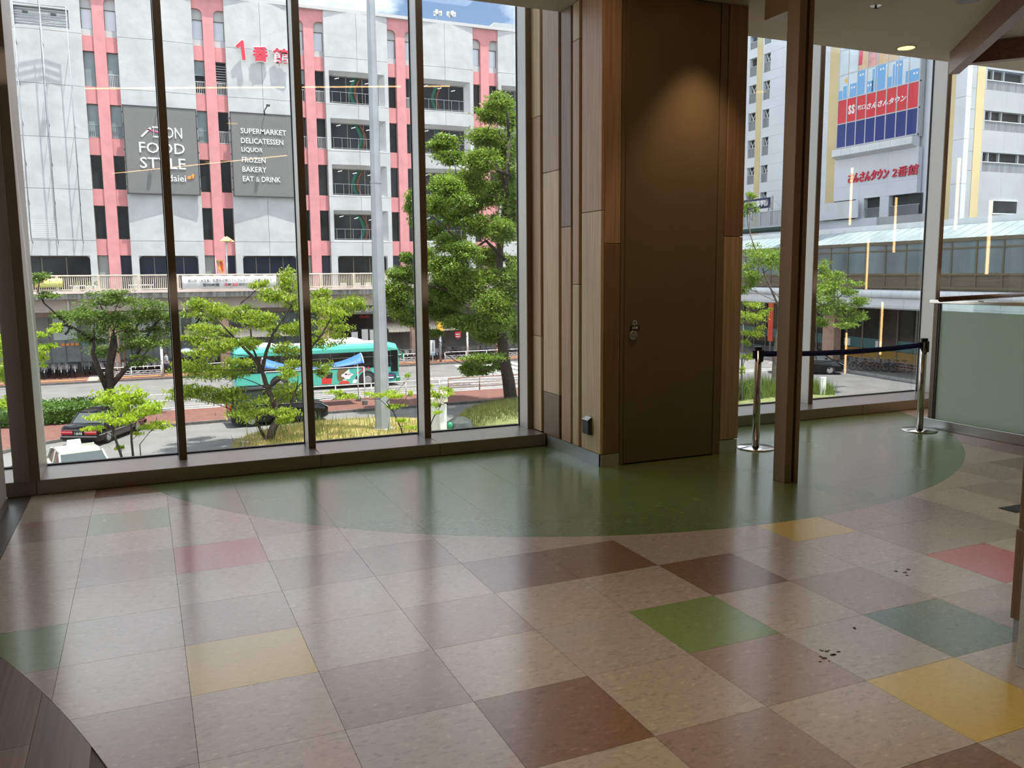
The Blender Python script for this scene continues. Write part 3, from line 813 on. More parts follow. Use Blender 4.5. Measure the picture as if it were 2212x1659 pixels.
# linear ceiling lamps and the hanging tubes of the stair well, seen mirrored in the panes
def strip(a, b, mat, label):
    e = empty('linear_ceiling_lamp', (a[0], a[1], CZ - .03), label=label, cat='linear lamp', group='linear lamps on the ceiling')
    MB().bar((a[0], a[1], CZ - .012), (b[0], b[1], CZ - .012), .07, .022).build('housing', 'white_metal', e)
    MB().bar((a[0], a[1], CZ - .026), (b[0], b[1], CZ - .026), .045, .008).build('diffuser', mat, e)
strip((-.05, -1.46), (3.94, .23), 'tube_white', 'long linear lamp on the ceiling above the tiles, mirrored in the panes')
strip((0.0, -10.45), (3.05, -6.39), 'tube_white', 'second linear lamp on the ceiling behind the viewer')
for k, (x, y, z0, z1) in enumerate(((14.23, -3.65, 2.61, 3.79), (15.66, -3.77, 2.04, 3.23), (16.12, -4.94, 1.21, 2.40), (15.64, -3.99, -.24, .95), (15.81, -5.18, -.80, .18), (13.08, -.16, 2.31, 3.50), (13.03, .51, 1.57, 2.75))):
    e = empty('pendant_tube', (x, y, z0), label='slim warm light tube hanging upright in the stair well', cat='pendant lamp', group='pendant tubes in the stair well')
    MB().lathe([(.022, z0), (.022, z1)], (x, y, 0), 12).build('tube', 'tube_warm', e)
    MB().lathe([(.024, z1), (.024, z1 + .04)], (x, y, 0), 12).build('cap', 'stainless_satin', e)
    MB().tube([(x, y, z1 + .04), (x, y, CZ)], .003, 5).build('cable', 'black_plastic', e)

# ================================================================ OUTSIDE: street
def ground(name, poly, z0, z1, mat, parent=None, kind='structure'):
    o = MB().prism([(x, y, z0) for x, y in poly], (0, 0, z1 - z0)).build(name, mat, parent)
    if parent is None: o['kind'] = kind
    return o
def rect(x0, y0, x1, y1): return [(x0, y0), (x1, y0), (x1, y1), (x0, y1)]
ground('ground', rect(-120, 2.6, 160, 190), G - 1, G - .14, 'soil')
ground('road', rect(-120, 45.0, 120, 62.2), G - .14, G, 'asphalt')
ground('slip_road', [(-120, 2.7), (33, 2.7), (33, 45.2), (-120, 45.2)], G - .14, G - .004, 'asphalt')
ground('forecourt_road', [(33, 2.7), (160, 2.7), (160, 62.2), (33, 62.2)], G - .14, G - .006, 'asphalt_dark')
KH = .13
# near pavement (brick) with its kerb; it bends towards us on the left
nk = [(34, 40.8), (20, 40.75), (8, 40.75), (2.4, 40.5), (-.6, 39.9), (-2.6, 39.0), (-4.4, 37.7), (-7.5, 34.5), (-9, 31)]
ground('pavement_near', nk + [(-13, 31), (-13, 45.2), (34, 45.2)], G - .1, G + KH, 'brick_paving')
ground('pavement_far', rect(-60, 62.35, 60, 72), G - .1, G + KH, 'brick_paving')
def kerb(name, pts, w=.17, dark='kerb_dark'):
    e = empty(name, (pts[0][0], pts[0][1], G), kind='structure')
    for (a, b) in zip(pts, pts[1:]):
        n = max(1, int(math.dist(a, b) / 1.6))
        for i in range(n):
            p = [a[j] + (b[j] - a[j]) * (i + .01) / n for j in (0, 1)]; q = [a[j] + (b[j] - a[j]) * (i + .99) / n for j in (0, 1)]
            MB().bar((p[0], p[1], G + KH / 2 + .005), (q[0], q[1], G + KH / 2 + .005), w, KH).build('kerb_stone', dark, e)
kerb('kerb_near', nk[:8])
kerb('kerb_far', [(-26, 62.28), (40, 62.28)])
ground('tactile_strip', rect(-30, 63.6, 34, 63.9), G + KH, G + KH + .012, 'tactile_yellow')
ground('paving_crossing', rect(-3.6, 62.5, -2.9, 66.2), G + KH, G + KH + .006, 'kerb_stone')
mk = empty('road_markings', (0, 50, G), kind='structure')
def paint(x0, y0, x1, y1, p=None): MB().box(x0, y0, G, x1, y1, G + .006).build('paint_line', 'road_paint', mk)
paint(-40, 46.1, 60, 46.28); paint(-40, 46.9, 60, 47.02)
for i in range(-8, 12): paint(i * 5 - .5, 53.4, i * 5 + 1.9, 53.6); paint(i * 6, 50.2, i * 6 + 2.2, 50.38)
for x in (24, 25.2, 26.4, 27.6, 28.8): paint(x, 53.7, x + .6, 61)
for a, b in (((19.5, 50.6), (24.5, 49.4)), ((19.8, 52.4), (26, 51.4)), ((21, 48.8), (26.5, 48.2))):
    MB().prism([(a[0], a[1], G), (b[0], b[1], G), (b[0], b[1] + .5, G), (a[0], a[1] + .5, G)], (0, 0, .006)).build('paint_line', 'road_paint', mk)
paint(36, 30, 36.25, 46)
MB().prism([(42.2, 38.2, G), (42.3, 38.2, G), (46.3, 44, G), (46.2, 44, G)], (0, 0, .004)).build('paint_line', 'kerb_dark', mk)
# grass bank at the foot of our building
def bank(name, label, poly, z, mat, cat='lawn', dome=.5):
    xs = [p[0] for p in poly]; ys = [p[1] for p in poly]; cx, cy = sum(xs) / len(xs), sum(ys) / len(ys)
    mb = MB(); rings = []
    for f, h in ((1, 0), (.85, .5), (.55, .85), (.2, 1)):
        rings.append([(cx + (x - cx) * f, cy + (y - cy) * f, G + z * h + (rng.uniform(-.05, .05) if 0 < h else -.05)) for x, y in poly])
    mb.loft(rings)
    return tag(mb.build(name, mat), label, cat)
bank('dry_grass_bank', 'bank of dry yellow grass around the grey lamp mast', [(4.2, 33.6), (6, 36.6), (9, 38.0), (12, 38.2), (14, 36.8), (15, 34), (14, 31), (12, 27), (3.5, 26.5), (3.2, 31)], .30, 'turf_dry')
bank('green_grass_bank', 'green mown bank below the big tree', [(14.6, 34.6), (16.5, 36.6), (19, 38.1), (22, 38.3), (24.5, 37), (25, 33), (22, 29), (15.4, 29.5)], .75, 'turf_green')
bank('shrub_bed', 'planted bed seen low behind the left-hand stanchion', [(31, 33.5), (33, 36.4), (35.5, 36.8), (37.2, 35.2), (38.8, 33.6), (38, 31), (34, 28), (30, 29)], .35, 'turf_green')
def blades(name, label, cat, pts_fn, n, h, w, mat, group=None):
    """a mass of standing grass blades: one object, nobody could count it"""
    V = np.zeros((n, 3, 3)); 
    for i in range(n):
        x, y, z = pts_fn(); a = rng.uniform(0, 6.28); hh = h * rng.uniform(.5, 1.2); t = rng.uniform(0, .45) * hh; b = rng.uniform(0, 6.28)
        dx, dy = w * math.cos(a), w * math.sin(a)
        V[i] = [(x - dx, y - dy, z), (x + dx, y + dy, z), (x + t * math.cos(b), y + t * math.sin(b), z + hh)]
    me = bpy.data.meshes.new(name); me.from_pydata(V.reshape(-1, 3).tolist(), [], np.arange(3 * n).reshape(-1, 3).tolist()); me.materials.append(M[mat])
    return tag(link(bpy.data.objects.new(name, me)), label, cat, group, 'stuff')
def disc_pts(cx, cy, rx, ry, z, zt=0):
    def f():
        while True:
            u, v = rng.uniform(-1, 1), rng.uniform(-1, 1)
            if u * u + v * v < 1: return cx + u * rx, cy + v * ry, G + z + zt * math.sqrt(1 - u * u - v * v)
    return f
blades('dry_grass', 'dry straw-coloured grass tufts on the bank', 'grass', disc_pts(9, 32.6, 5.4, 5.2, .02, .27), 16000, .20, .014, 'blade_dry')
blades('green_weeds', 'thin green weeds rising out of the dry grass', 'weeds', disc_pts(8.5, 32.8, 5.0, 4.6, .1, .2), 260, .75, .022, 'blade_green')
blades('bank_grass', 'short olive grass on the green bank', 'grass', disc_pts(19.5, 34.2, 4.6, 4.0, 0, .74), 14000, .30, .018, 'blade_olive')
blades('bed_grass', 'long green grass by the white marker post', 'grass', disc_pts(37.4, 33.9, 1.3, 1.2, .0, .2), 1500, .9, .02, 'blade_green')
blades('bed_tufts', 'long grass tufts behind the left-hand stanchion', 'grass', disc_pts(33.6, 34.6, 2.6, 1.6, .1, .3), 2600, 1.0, .022, 'blade_green')

# ================================================================ OUTSIDE: the pink and white building opposite
FY = 69.0
BK = empty('store_building', (14, 72, G), label='large white building with pink window strips across the street', cat='building')
MB().box(-14, FY + .62, .0, 39.6, FY + 14, 23.6).build('wall_body', 'facade_white', BK)
SK = [-2.62 + 7.94 * k for k in range(-1, 8)]      # left edges of the pink strips
SWD = 2.45
TOPS = [18.86, 14.95, 11.10, 7.24, 3.39]; BOTS = [16.24, 12.41, 8.51, 4.65, .62]
JZ = [23.75, 20.0, 16.12, 12.25, 8.42, 4.52, .62]
def polyz(pts, Y, d): return MB().prism([(x, Y, z) for x, z in pts], (0, d, 0))
styles = {(0, 0): 'BK', (0, 1): 'bk', (1, 0): 'hk', (1, 1): 'lk', (2, 0): 'hk'}
WTOP = ('sky_glass', 'sky_glass')
def rail_bars(x0, x1, z0, z1, Y, mat, par):
    mb = MB(); n = max(3, int((x1 - x0) / .12))
    for i in range(n + 1): mb.box(x0 + (x1 - x0) * i / n - .018, Y - .02, z0, x0 + (x1 - x0) * i / n + .018, Y + .02, z1)
    mb.box(x0, Y - .025, z1 - .05, x1, Y + .025, z1); mb.box(x0, Y - .025, z0, x1, Y + .025, z0 + .04)
    o = mb.build('window_rail', mat, par, kind='stuff')
def window(x0, x1, z0, z1, glassm, st, par):
    w = MB().box(x0, FY + .40, z0, x1, FY + .44, z1).build('window', glassm, par)
    f = MB(); t = .045
    f.box(x0, FY + .33, z0, x0 + t, FY + .42, z1).box(x1 - t, FY + .33, z0, x1, FY + .42, z1).box(x0, FY + .33, z1 - t, x1, FY + .42, z1).box(x0, FY + .33, z0, x1, FY + .42, z0 + t)
    f.build('window_frame', 'frame_bronze', w)
    if 'h' in st: MB().box(x0 + t, FY + .35, z0 + (z1 - z0) * .56, x1 - t, FY + .38, z1 - t).build('blind', 'blind_blue', w)
    if 'k' in st: rail_bars(x0 + t, x1 - t, z0 + .05, z0 + 1.02, FY + .28, 'rail_white' if 'b' not in st else 'rail_grey', w)
    if 'l' in st:
        lv = MB()
        for i in range(7): lv.box(x0 + t, FY + .34, z0 + 1.1 + i * .2, x1 - t, FY + .36, z0 + 1.13 + i * .2)
        lv.build('louvres', 'letter_white', w)
for k, s in enumerate(SK[1:7]):
    a, b, c, d = s, s + .80, s + 1.63, s + SWD
    # pink pilaster with a curved head that spreads over both windows
    head = [(b, .62), (c, .62), (c, 22.35)] + [(c + .42 * (1 - math.cos(t)), 22.35 + .45 * math.sin(t)) for t in np.linspace(.15, math.pi / 2, 6)] + [(d, 22.80), (d, 23.72), (a, 23.72), (a, 22.80)] + [(b - .42 * (1 - math.cos(t)), 22.35 + .45 * math.sin(t)) for t in np.linspace(math.pi / 2, .15, 6)] + [(b, 22.35)]
    polyz(head, FY, .5).build('pilaster', 'facade_pink', BK)
    for side, (x0, x1) in enumerate(((a, b), (c, d))):
        polyz([(x0, 22.02), (x1, 22.02), (x1, 22.8), (x0, 22.8)], FY + .30, .2).build('arch_infill', 'facade_white', BK)
        window(x0, x1, 20.48, 22.02, 'sky_glass', '', BK)
        MB().box(x0, FY + .22, 19.98, x1, FY + .5, 20.48).build('window_apron', 'facade_white', BK)
        for r in range(5):
            z1, z0 = TOPS[r], BOTS[r]
            st = ''; g = 'dark_glass'
            if r == 0:
                if k == 0: g = 'blind_blue'; st = 'k' if side else ''
                elif k in (1, 2): st = ('hk', 'lk')[side] if k == 1 else ('hk', 'k')[side]
                else: st = 'k' if side else ''
            if r == 1 and k < 2:
                if not (k == 1 and side == 1): g = 'blind_blue'
                st = 'bk' if g == 'blind_blue' else 'k'
            if r == 1 and k >= 2: st = 'k' if k == 2 else ''
            if r == 4: g = 'door_grey' if side == 0 and k < 3 else 'navy_glass'
            window(x0, x1, z0, z1, g, st, BK)
            if r < 4 or True:
                zt = BOTS[r - 1] if r else 19.98
                MB().box(x0, FY + .14, z1, x1, FY + .5, zt).build('spandrel', 'pink_deep', BK)
# white bays: precast panels folded slightly outwards along their centre line
def fold(x, x0, x1):
    return FY - .18 - .16 * (1 - abs((x - (x0 + x1) / 2) / ((x1 - x0) / 2)))
def bay_panel(x0, x1, bx0, bx1, z0, z1, hole=None, mat='facade_white', name='wall_panel'):
    g = .012
    z0 += g; z1 -= g; x0 += g * (x0 != bx0); x1 -= g * (x1 != bx1)
    def P(x, z): return (x, fold(x, bx0, bx1), z)
    mb = MB(); back = FY + .62
    def plate(xa, xb, za, zb):
        if xb - xa < .02 or zb - za < .02: return
        q = [P(xa, za), P(xb, za), P(xb, zb), P(xa, zb)]
        mb.add(q + [(p[0], back, p[2]) for p in q], [(0, 1, 2, 3), (7, 6, 5, 4), (0, 4, 5, 1), (1, 5, 6, 2), (2, 6, 7, 3), (3, 7, 4, 0)])
    if hole is None: plate(x0, x1, z0, z1)
    else:
        hx0, hx1, hz0, hz1 = hole
        hx0, hx1 = max(hx0, x0), min(hx1, x1)
        plate(x0, hx0, z0, z1); plate(hx1, x1, z0, z1); plate(hx0, hx1, z0, hz0); plate(hx0, hx1, hz1, z1)
    mb.build(name, mat, BK)
def big_window(x0, x1, z0, z1, lintel, par, lights=0, cols=3, art=0, mat=None):
    """recessed wide window: dark room behind real panes, mullions, rail"""
    w = empty_part('window', par)
    MB().box(x0, FY + .60, z0, x1, FY + .615, z1).build('room', 'interior_dark', w)
    f = MB(); n = cols
    for i in range(n + 1): f.box(x0 + (x1 - x0) * i / n - .035, FY + .30, z0, x0 + (x1 - x0) * i / n + .035, FY + .36, z1)
    f.box(x0, FY + .30, z0, x1, FY + .36, z0 + .06).box(x0, FY + .30, z1 - .08, x1, FY + .36, z1); f.build('window_frame', 'frame_bronze', w)
    for i in range(n):
        a, b = x0 + (x1 - x0) * i / n + .035, x0 + (x1 - x0) * (i + 1) / n - .035
        MB().box(a, FY + .33, z0 + .06, b, FY + .335, z1 - .08).build('pane', mat or 'dark_glass', w)
    return w
def empty_part(name, par):
    e = bpy.data.objects.new(name, None); e.empty_display_size = .1; link(e, par); return e
for k in range(0, 6):
    bx0, bx1 = SK[k] + SWD, SK[k + 1]; mid = (bx0 + bx1) / 2
    if bx0 < -8: bx0 = -8.2
    for r in range(6):
        z1, z0 = JZ[r], JZ[r + 1]
        hole = None
        if k >= 3 and 1 <= r <= 4:
            hole = (bx0 + .32, bx1 - .34, BOTS[r - 1] - .02, TOPS[r - 1] + .04)
        if r == 5: hole = ((bx0 + .55 if k else -8.2), bx1 - .5, .62, 3.36)
        if k == 0 and r == 0: hole = (-7.0, -3.4, 20.2, 21.6)
        bay_panel(bx0, mid, bx0, bx1, z0, z1, hole); bay_panel(mid, bx1, bx0, bx1, z0, z1, hole)
        if hole and not (k == 0 and r == 0):
            hx0, hx1, hz0, hz1 = hole
            if r == 5:
                big_window(hx0, hx1, hz0, hz1, None, BK, cols=4 if k in (1, 2) else 3, mat={0: 'dark_glass', 1: 'navy_glass', 2: 'navy_glass'}.get(k, 'dark_glass'))
                # rounded upper corners
                for cx, sx in ((hx0, 1), (hx1, -1)):
                    pts = [(cx, hz1)] + [(cx + sx * .38 * (1 - math.sin(t)), hz1 - .38 * (1 - math.cos(t))) for t in np.linspace(0, math.pi / 2, 7)]
                    polyz(pts, FY - .1, .5).build('corner_fillet', 'facade_white', BK)
            else:
                w = big_window(hx0 + .12, hx1 - .45, hz0 + .12, hz1 - .30, None, BK)
                # splayed white surround, deeper on the right and above
                s_ = MB(); F0 = FY - .18; F1 = FY + .32
                o = [(hx0, hz0), (hx1, hz0), (hx1, hz1), (hx0, hz1)]; i_ = [(hx0 + .12, hz0 + .12), (hx1 - .45, hz0 + .12), (hx1 - .45, hz1 - .30), (hx0 + .12, hz1 - .30)]
                for q in range(4):
                    a, b = q, (q + 1) % 4
                    s_.quad((o[a][0], F0, o[a][1]), (o[b][0], F0, o[b][1]), (i_[b][0], F1, i_[b][1]), (i_[a][0], F1, i_[a][1]))
                s_.build('window_surround', 'facade_white', w)
                z_ = hz0 + .12
                rl = MB().box(hx0 + .2, FY + .24, z_ + .92, hx1 - .5, FY + .27, z_ + .96).box(hx0 + .2, FY + .24, z_ + .08, hx1 - .5, FY + .27, z_ + .11)
                for q in range(6): rl.box(hx0 + .3 + q * .72, FY + .24, z_, hx0 + .33 + q * .72, FY + .27, z_ + .95)
                rl.build('window_rail', 'handrail_silver', w)
                if k in (3, 4):
                    # ribbon sculpture in the stairwell behind the glass: green and orange arcs
                    cx = hx0 + 2.55 + (0 if k == 3 else -.5); sg = 1 if r in (2, 4) else -1
                    for mt, dx, wd in (('art_green', -.22, .20), ('art_orange', .16, .10)):
                        gdd = []
                        for t in np.linspace(0, 1, 9):
                            xx = cx + dx + sg * .42 * math.sin(t * 3.1 + .3); zz = hz0 + .2 + (hz1 - hz0 - .55) * t
                            gdd.append([(xx - wd, FY + .29, zz), (xx + wd, FY + .29, zz)])
                        MB().solid(gdd, (0, .02, 0)).build('sculpture_band', mt, w)
                    for q in range(3): MB().bar((hx0 + .6 + q * 1.3, FY + .29, hz1 - .55 - .12 * q), (hx0 + .95 + q * 1.3, FY + .29, hz1 - .46 - .12 * q), .03).build('ceiling_tube', 'tube_cool', w)
MB().box(-14, FY - .30, 23.72, 39.7, FY + .8, 23.98).build('coping', 'coping', BK)
# louvred opening in the left bay
for q in range(7): MB().box(-6.95, FY - .1, 20.25 + q * .2, -3.45, FY + .05, 20.29 + q * .2).build('louvre', 'rail_white', BK)
MB().box(-7.0, FY + .3, 20.2, -3.4, FY + .34, 21.6).build('louvre_backing', 'sky_glass', BK)
# aerials on the roof
def aerial(px, py0, py1, n, label):
    p = ony(px, py1, FY + 4); q = ony(px, py0, FY + 4)
    e = empty('roof_aerial', (p[0], p[1], 23.6), label=label, cat='aerial', group='aerials on the roof')
    MB().tube([(p[0], p[1], 23.6), (p[0], p[1], q[2])], .07, 6).build('mast', 'galvanised', e)
    for i in range(n):
        a = 2 * math.pi * i / n; MB().lathe([(.13, p[2] + .5), (.13, q[2] - .1)], (p[0] + .33 * math.cos(a), p[1] + .33 * math.sin(a), 0), 8).build('antenna', 'rail_white', e)
    for zz in (p[2] + .6, q[2] - .3): MB().lathe([(.36, zz), (.36, zz + .05)], (p[0], p[1], 0), 10).build('bracket_ring', 'galvanised', e)
aerial(945, 21, 44, 3, 'thick cluster of mobile aerials on the store roof')
aerial(975, 24, 47, 4, 'lattice-like cluster of aerials right of the thicker one on the roof')
e = empty('roof_plant_room', (35, 80, 23.6), label='grey plant room just showing above the store roof', cat='plant room')
MB().prism([(32.6, 79, 23.6), (46, 79, 23.6), (46, 79, 27.5), (35.5, 79, 27.5)], (0, 8, 0)).build('walls', 'tower_grey', e)

# ---------------------------------------------------------------- signs on the building
def signboard(name, label, x0, x1, z0, z1):
    e = empty(name, (x0, 68.4, z0), label=label, cat='signboard')
    b = MB().bbox(x0, 68.40, z0, x1, 68.50, z1, .01).build('board', 'sign_grey', e)
    f = MB(); t = .06
    f.box(x0 - t, 68.37, z0 - t, x0, 68.52, z1 + t).box(x1, 68.37, z0 - t, x1 + t, 68.52, z1 + t).box(x0 - t, 68.37, z1, x1 + t, 68.52, z1 + t).box(x0 - t, 68.37, z0 - t, x1 + t, 68.52, z0)
    f.build('frame', 'sign_frame', e)
    for xx in (x0 + .4, x1 - .4):
        for zz in (z0 + .5, z1 - .5): MB().box(xx - .04, 68.50, zz - .04, xx + .04, FY + .05, zz + .04).build('wall_strut', 'sign_frame', e)
    for q in range(7):
        z = z0 + (z1 - z0) * (q + .5) / 7
        MB().box(x0 - .12, 68.36, z - .06, x0 - .04, 68.54, z + .06).build('fixing', 'sign_frame', e); MB().box(x1 + .04, 68.36, z - .06, x1 + .12, 68.54, z + .06).build('fixing', 'sign_frame', e)
    return e
P4 = fy(68.385)
s1 = signboard('grey_signboard', 'grey signboard with large white lettering and a small orange leaf', -.08, 5.20, 8.22, 14.85)
def letters(par, txt, fit, mat='letter_white', off=.0, depth=.03, plane=P4, **k): return MB().text(txt, fit, plane, depth, off, **k).build('lettering', mat, par)
A_ = MB()   # the ligature: a slanted A stroke joined to an E
A_.bar((1.12, 68.385, 12.56), (1.90, 68.385, 13.36), .03, .13).bar((1.80, 68.385, 13.33), (2.75, 68.385, 13.33), .03, .10).bar((1.95, 68.385, 12.60), (2.75, 68.385, 12.60), .03, .10).bar((2.02, 68.385, 12.56), (2.02, 68.385, 13.36), .03, .11)
A_.build('lettering', 'letter_white', s1)
gdd = [[(1.55 + t * 1.5, 68.37, 13.00 + .10 * math.cos(t * 5) - .02), (1.55 + t * 1.5, 68.37, 13.06 + .10 * math.cos(t * 5) + .02)] for t in np.linspace(0, 1, 10)]
MB().solid(gdd, (0, .01, 0)).build('swoosh', 'letter_magenta', s1)
letters(s1, 'ON', (2.84, 4.10, 12.54, 13.38), off=.004)
letters(s1, 'FOOD', (.90, 4.24, 11.34, 12.16), off=.004); letters(s1, 'STYLE', (.90, 4.24, 10.16, 11.00), off=.004)
letters(s1, 'daiei', (2.90, 4.20, 9.20, 9.72), off=.004)
for cx, cz, rx, rz, tilt in ((4.48, 9.55, .20, .13, .4), (4.72, 9.66, .11, .20, -.3)):
    MB().prism([(cx + rx * math.cos(a) * math.cos(tilt) - rz * math.sin(a) * math.sin(tilt), 68.39, cz + rx * math.cos(a) * math.sin(tilt) + rz * math.sin(a) * math.cos(tilt)) for a in np.linspace(0, 2 * math.pi, 14)[:-1]], (0, -.03, 0)).build('leaf_mark', 'letter_orange', s1)
s2 = signboard('grey_signboard', 'grey signboard listing six lines in white capitals', 7.86, 13.15, 8.24, 14.85)
for t, x1, z in (('SUPERMARKET', 12.22, 13.24), ('DELICATESSEN', 11.95, 12.46), ('LIQUOR', 10.25, 11.72), ('FROZEN', 10.45, 10.93), ('BAKERY', 10.50, 10.17), ('EAT & DRINK', 11.60, 9.40)):
    letters(s2, t, (8.58, x1, z, z + .42), off=.008)
e = empty('sign_floodlight', (10.5, 68.3, 14.9), label='thin black floodlight arm above the list signboard', cat='floodlight')
MB().tube([(10.55, 68.4, 14.8), (10.5, 68.2, 15.1), (10.65, 67.3, 15.35)], .045, 6).build('arm', 'sign_frame', e)
MB().obox((10.68, 67.15, 15.35), (.14, 0, 0), (0, .12, 0), (0, 0, .07)).build('lamp_head', 'sign_frame', e)
e = empty('sign_floodlight', (2.4, 68.3, 14.9), label='thin black floodlight arm above the leaf signboard, half hidden by the mullion', cat='floodlight')
MB().tube([(2.45, 68.4, 14.8), (2.4, 68.2, 15.1), (2.5, 67.3, 15.35)], .045, 6).build('arm', 'sign_frame', e)
MB().obox((2.52, 67.15, 15.35), (.14, 0, 0), (0, .12, 0), (0, 0, .07)).build('lamp_head', 'sign_frame', e)
s3 = empty('red_wall_sign', (8.5, 68.4, 18.9), label='red characters with white rims mounted high on the white bay', cat='wall sign')
one = [(8.50, 20.06), (8.98, 20.52), (9.14, 20.52), (9.25, 19.04), (8.98, 19.02), (8.90, 20.05), (8.64, 19.90)]
for yy, gr_, mt_ in ((68.44, .07, 'letter_white'), (68.38, 0, 'letter_red')):
    MB().prism([(8.98 + (x - 8.98) * (1 + gr_ * 2.2), yy, 19.75 + (z - 19.75) * (1 + gr_ * 1.3)) for x, z in one], (0, -.06, 0)).build('letter' if gr_ == 0 else 'letter_rim', mt_, s3)
for t, x0, x1, z0, z1 in (('番', 9.80, 11.05, 19.02, 20.18), ('館', 11.42, 12.70, 19.02, 20.22)):
    d = .055
    MB().text(t, (x0 - .07, x1 + .07, z0 - .07, z1 + .07), fy(68.44), .06, .055).build('letter_rim', 'letter_white', s3)
    MB().text(t, (x0, x1, z0, z1), fy(68.38), .06, .028).build('letter', 'letter_red', s3)
    MB().box((x0 + x1) / 2 - .03, 68.44, (z0 + z1) / 2 - .03, (x0 + x1) / 2 + .03, 68.75, (z0 + z1) / 2 + .03).build('letter_bracket', 'sign_frame', s3)
# bare billboard frame on the left bay
bf = empty('billboard_frame', (-5.2, 67.9, 4.6), label='empty steel billboard frame hung on the left white bay', cat='frame')
for x in (-6.95, -5.22, -3.5):
    MB().tube([(x, 67.9, 4.6), (x, 67.9, 21.6)], .045, 6).build('upright', 'galvanised', bf)
    for z in (4.7, 7.6, 10.5, 13.4, 16.3, 19.2): MB().tube([(x, 67.9, z), (x, 68.75, z - .4)], .03, 5).build('strut', 'galvanised', bf)
for z in (4.6, 20.3, 20.9, 21.55): MB().tube([(-6.95, 67.9, z), (-3.5, 67.9, z)], .04, 6).build('crossbar', 'galvanised', bf)
for q in range(9): MB().box(-6.95, 67.88, 4.75 + q * .15, -5.25, 67.92, 4.78 + q * .15).build('slat', 'rail_white', bf)
for x in (-6.1, -4.3):
    MB().tube([(x, 67.9, 20.9), (x, 67.2, 20.75)], .03, 5).build('lamp_arm', 'galvanised', bf); MB().obox((x, 67.1, 20.72), (.18, 0, 0), (0, .12, 0), (0, 0, .07)).build('lamp_head', 'sign_frame', bf)

# ---------------------------------------------------------------- pedestrian deck in front of the building
DY = 64.2
dk = empty('pedestrian_deck', (10, 66, 0), label='cream pedestrian deck with a balustrade along the white building', cat='deck')
MB().box(-16, DY - .1, .10, 40.9, FY - .35, .62).build('slab', 'concrete_stain', dk)
MB().box(-16, DY - .18, .50, 40.9, DY + .15, .70).build('edge_trim', 'deck_pinkish', dk)
MB().box(-16, DY + .7, -.85, 40.9, FY - .35, .10).build('beam', 'concrete_warm', dk)
xs = [-16 + i * 2.71 for i in range(22)]
for i, x in enumerate(xs):
    MB().bbox(x - .10, DY - .07, .62, x + .10, DY + .07, 1.76, .01).build('rail_post', 'deck_cream', dk)
    if i + 1 < len(xs):
        b = MB(); x1 = xs[i + 1]
        for q in range(18):
            xx = x + .18 + (x1 - x - .36) * q / 17; b.box(xx - .032, DY - .025, .80, xx + .032, DY + .025, 1.70)
        b.build('balusters', 'deck_cream', dk, kind='stuff')
        MB().box(x + .1, DY - .04, .74, x1 - .1, DY + .04, .82).build('bottom_rail', 'deck_cream', dk)
MB().tube([(-16, DY, 1.79), (40.9, DY, 1.79)], .065, 8).build('top_rail', 'deck_cream', dk)
for x in (-1.75, 6.3, 14.3, 22.2, 30.2, 38):
    MB().bbox(x - .36, 65.7, G + .12, x + .36, 66.4, -.85, .03).build('deck_pillar', 'pillar_tile', dk)
for x in (-1.1, 14.95): MB().tube([(x, 65.6, -.85), (x, 65.6, G + .2)], .06, 8).build('downpipe', 'rust_brown', dk)
MB().tube([(-4.6, DY + .6, .1), (-4.6, DY + .6, -.8)], .07, 8).build('downpipe', 'rail_white', dk)
# banners on the deck rail
def banner(label, x0, x1, z0, z1, mat, Y=DY - .14, sag=.05):
    e = empty('rail_banner', (x0, Y, z0), label=label, cat='banner')
    g = []
    for i in range(33):
        f = i / 32; x = x0 + (x1 - x0) * f; w = abs(math.sin(f * math.pi * 8))
        g.append([(x, Y - .012 * math.sin(f * 50), z0), (x, Y - .012 * math.cos(f * 31), (z0 + z1) / 2), (x, Y, z1 - sag * w)])
    MB().solid(g, (0, .01, 0)).build('cloth', mat, e)
    return e
b1 = banner('white banner with black and red Japanese notice on the deck rail', 3.3, 10.28, .70, 1.74, 'banner_white')
bp = fy(DY - .185)
MB().text('期日前（不在者）投票所は塚口さんさんタウン２番館２階です', (3.70, 9.95, 1.24, 1.48), bp, .01, .010, res=2).build('lettering', 'letter_black', b1)
for t, a, b, m in (('受付時間', 4.75, 5.95, 'letter_black'), ('8', 6.35, 6.55, 'letter_red'), ('時', 6.60, 6.85, 'letter_black'), ('30', 6.90, 7.35, 'letter_red'), ('分から', 7.40, 8.15, 'letter_black'), ('20', 8.20, 8.65, 'letter_red'), ('時まで', 8.70, 9.40, 'letter_black')):
    MB().text(t, (a, b, .90, 1.14), bp, .01, .012, res=3).build('lettering', m, b1)
banner('yellow green picture banner at the left end of the deck rail', -6.6, -4.78, .98, 1.66, 'banner_yellow')
# things on the deck
dl = empty('deck_lamp', (6.8, 66, .62), label='tall deck lamp with folded yellow pyramid hoods before a pink strip', cat='lamp post')
MB().tube([(6.72, 66, .62), (6.82, 66, 4.45)], .07, 8).build('pole', 'rail_white', dl)
for dx, zz, s in ((-.12, 4.44, .40), (.20, 4.40, .36), (.04, 4.52, .34)):
    b = np.array([6.84 + dx, 66, zz]); q = [b + s * np.array(v) for v in ((-1, -1, 0), (1, -1, 0), (1, 1, 0), (-1, 1, 0), (0, 0, .95))]
    MB().add(q, [(0, 1, 4), (1, 2, 4), (2, 3, 4), (3, 0, 4), (3, 2, 1, 0)]).build('hood', 'lamp_yellow', dl)
fl = empty('deck_flag', (5.95, 66, .62), label='small tapering yellow and red flag beside the deck lamp', cat='flag')
MB().tube([(5.95, 66, .62), (5.93, 66, 3.1)], .02, 5).build('pole', 'rail_white', fl)
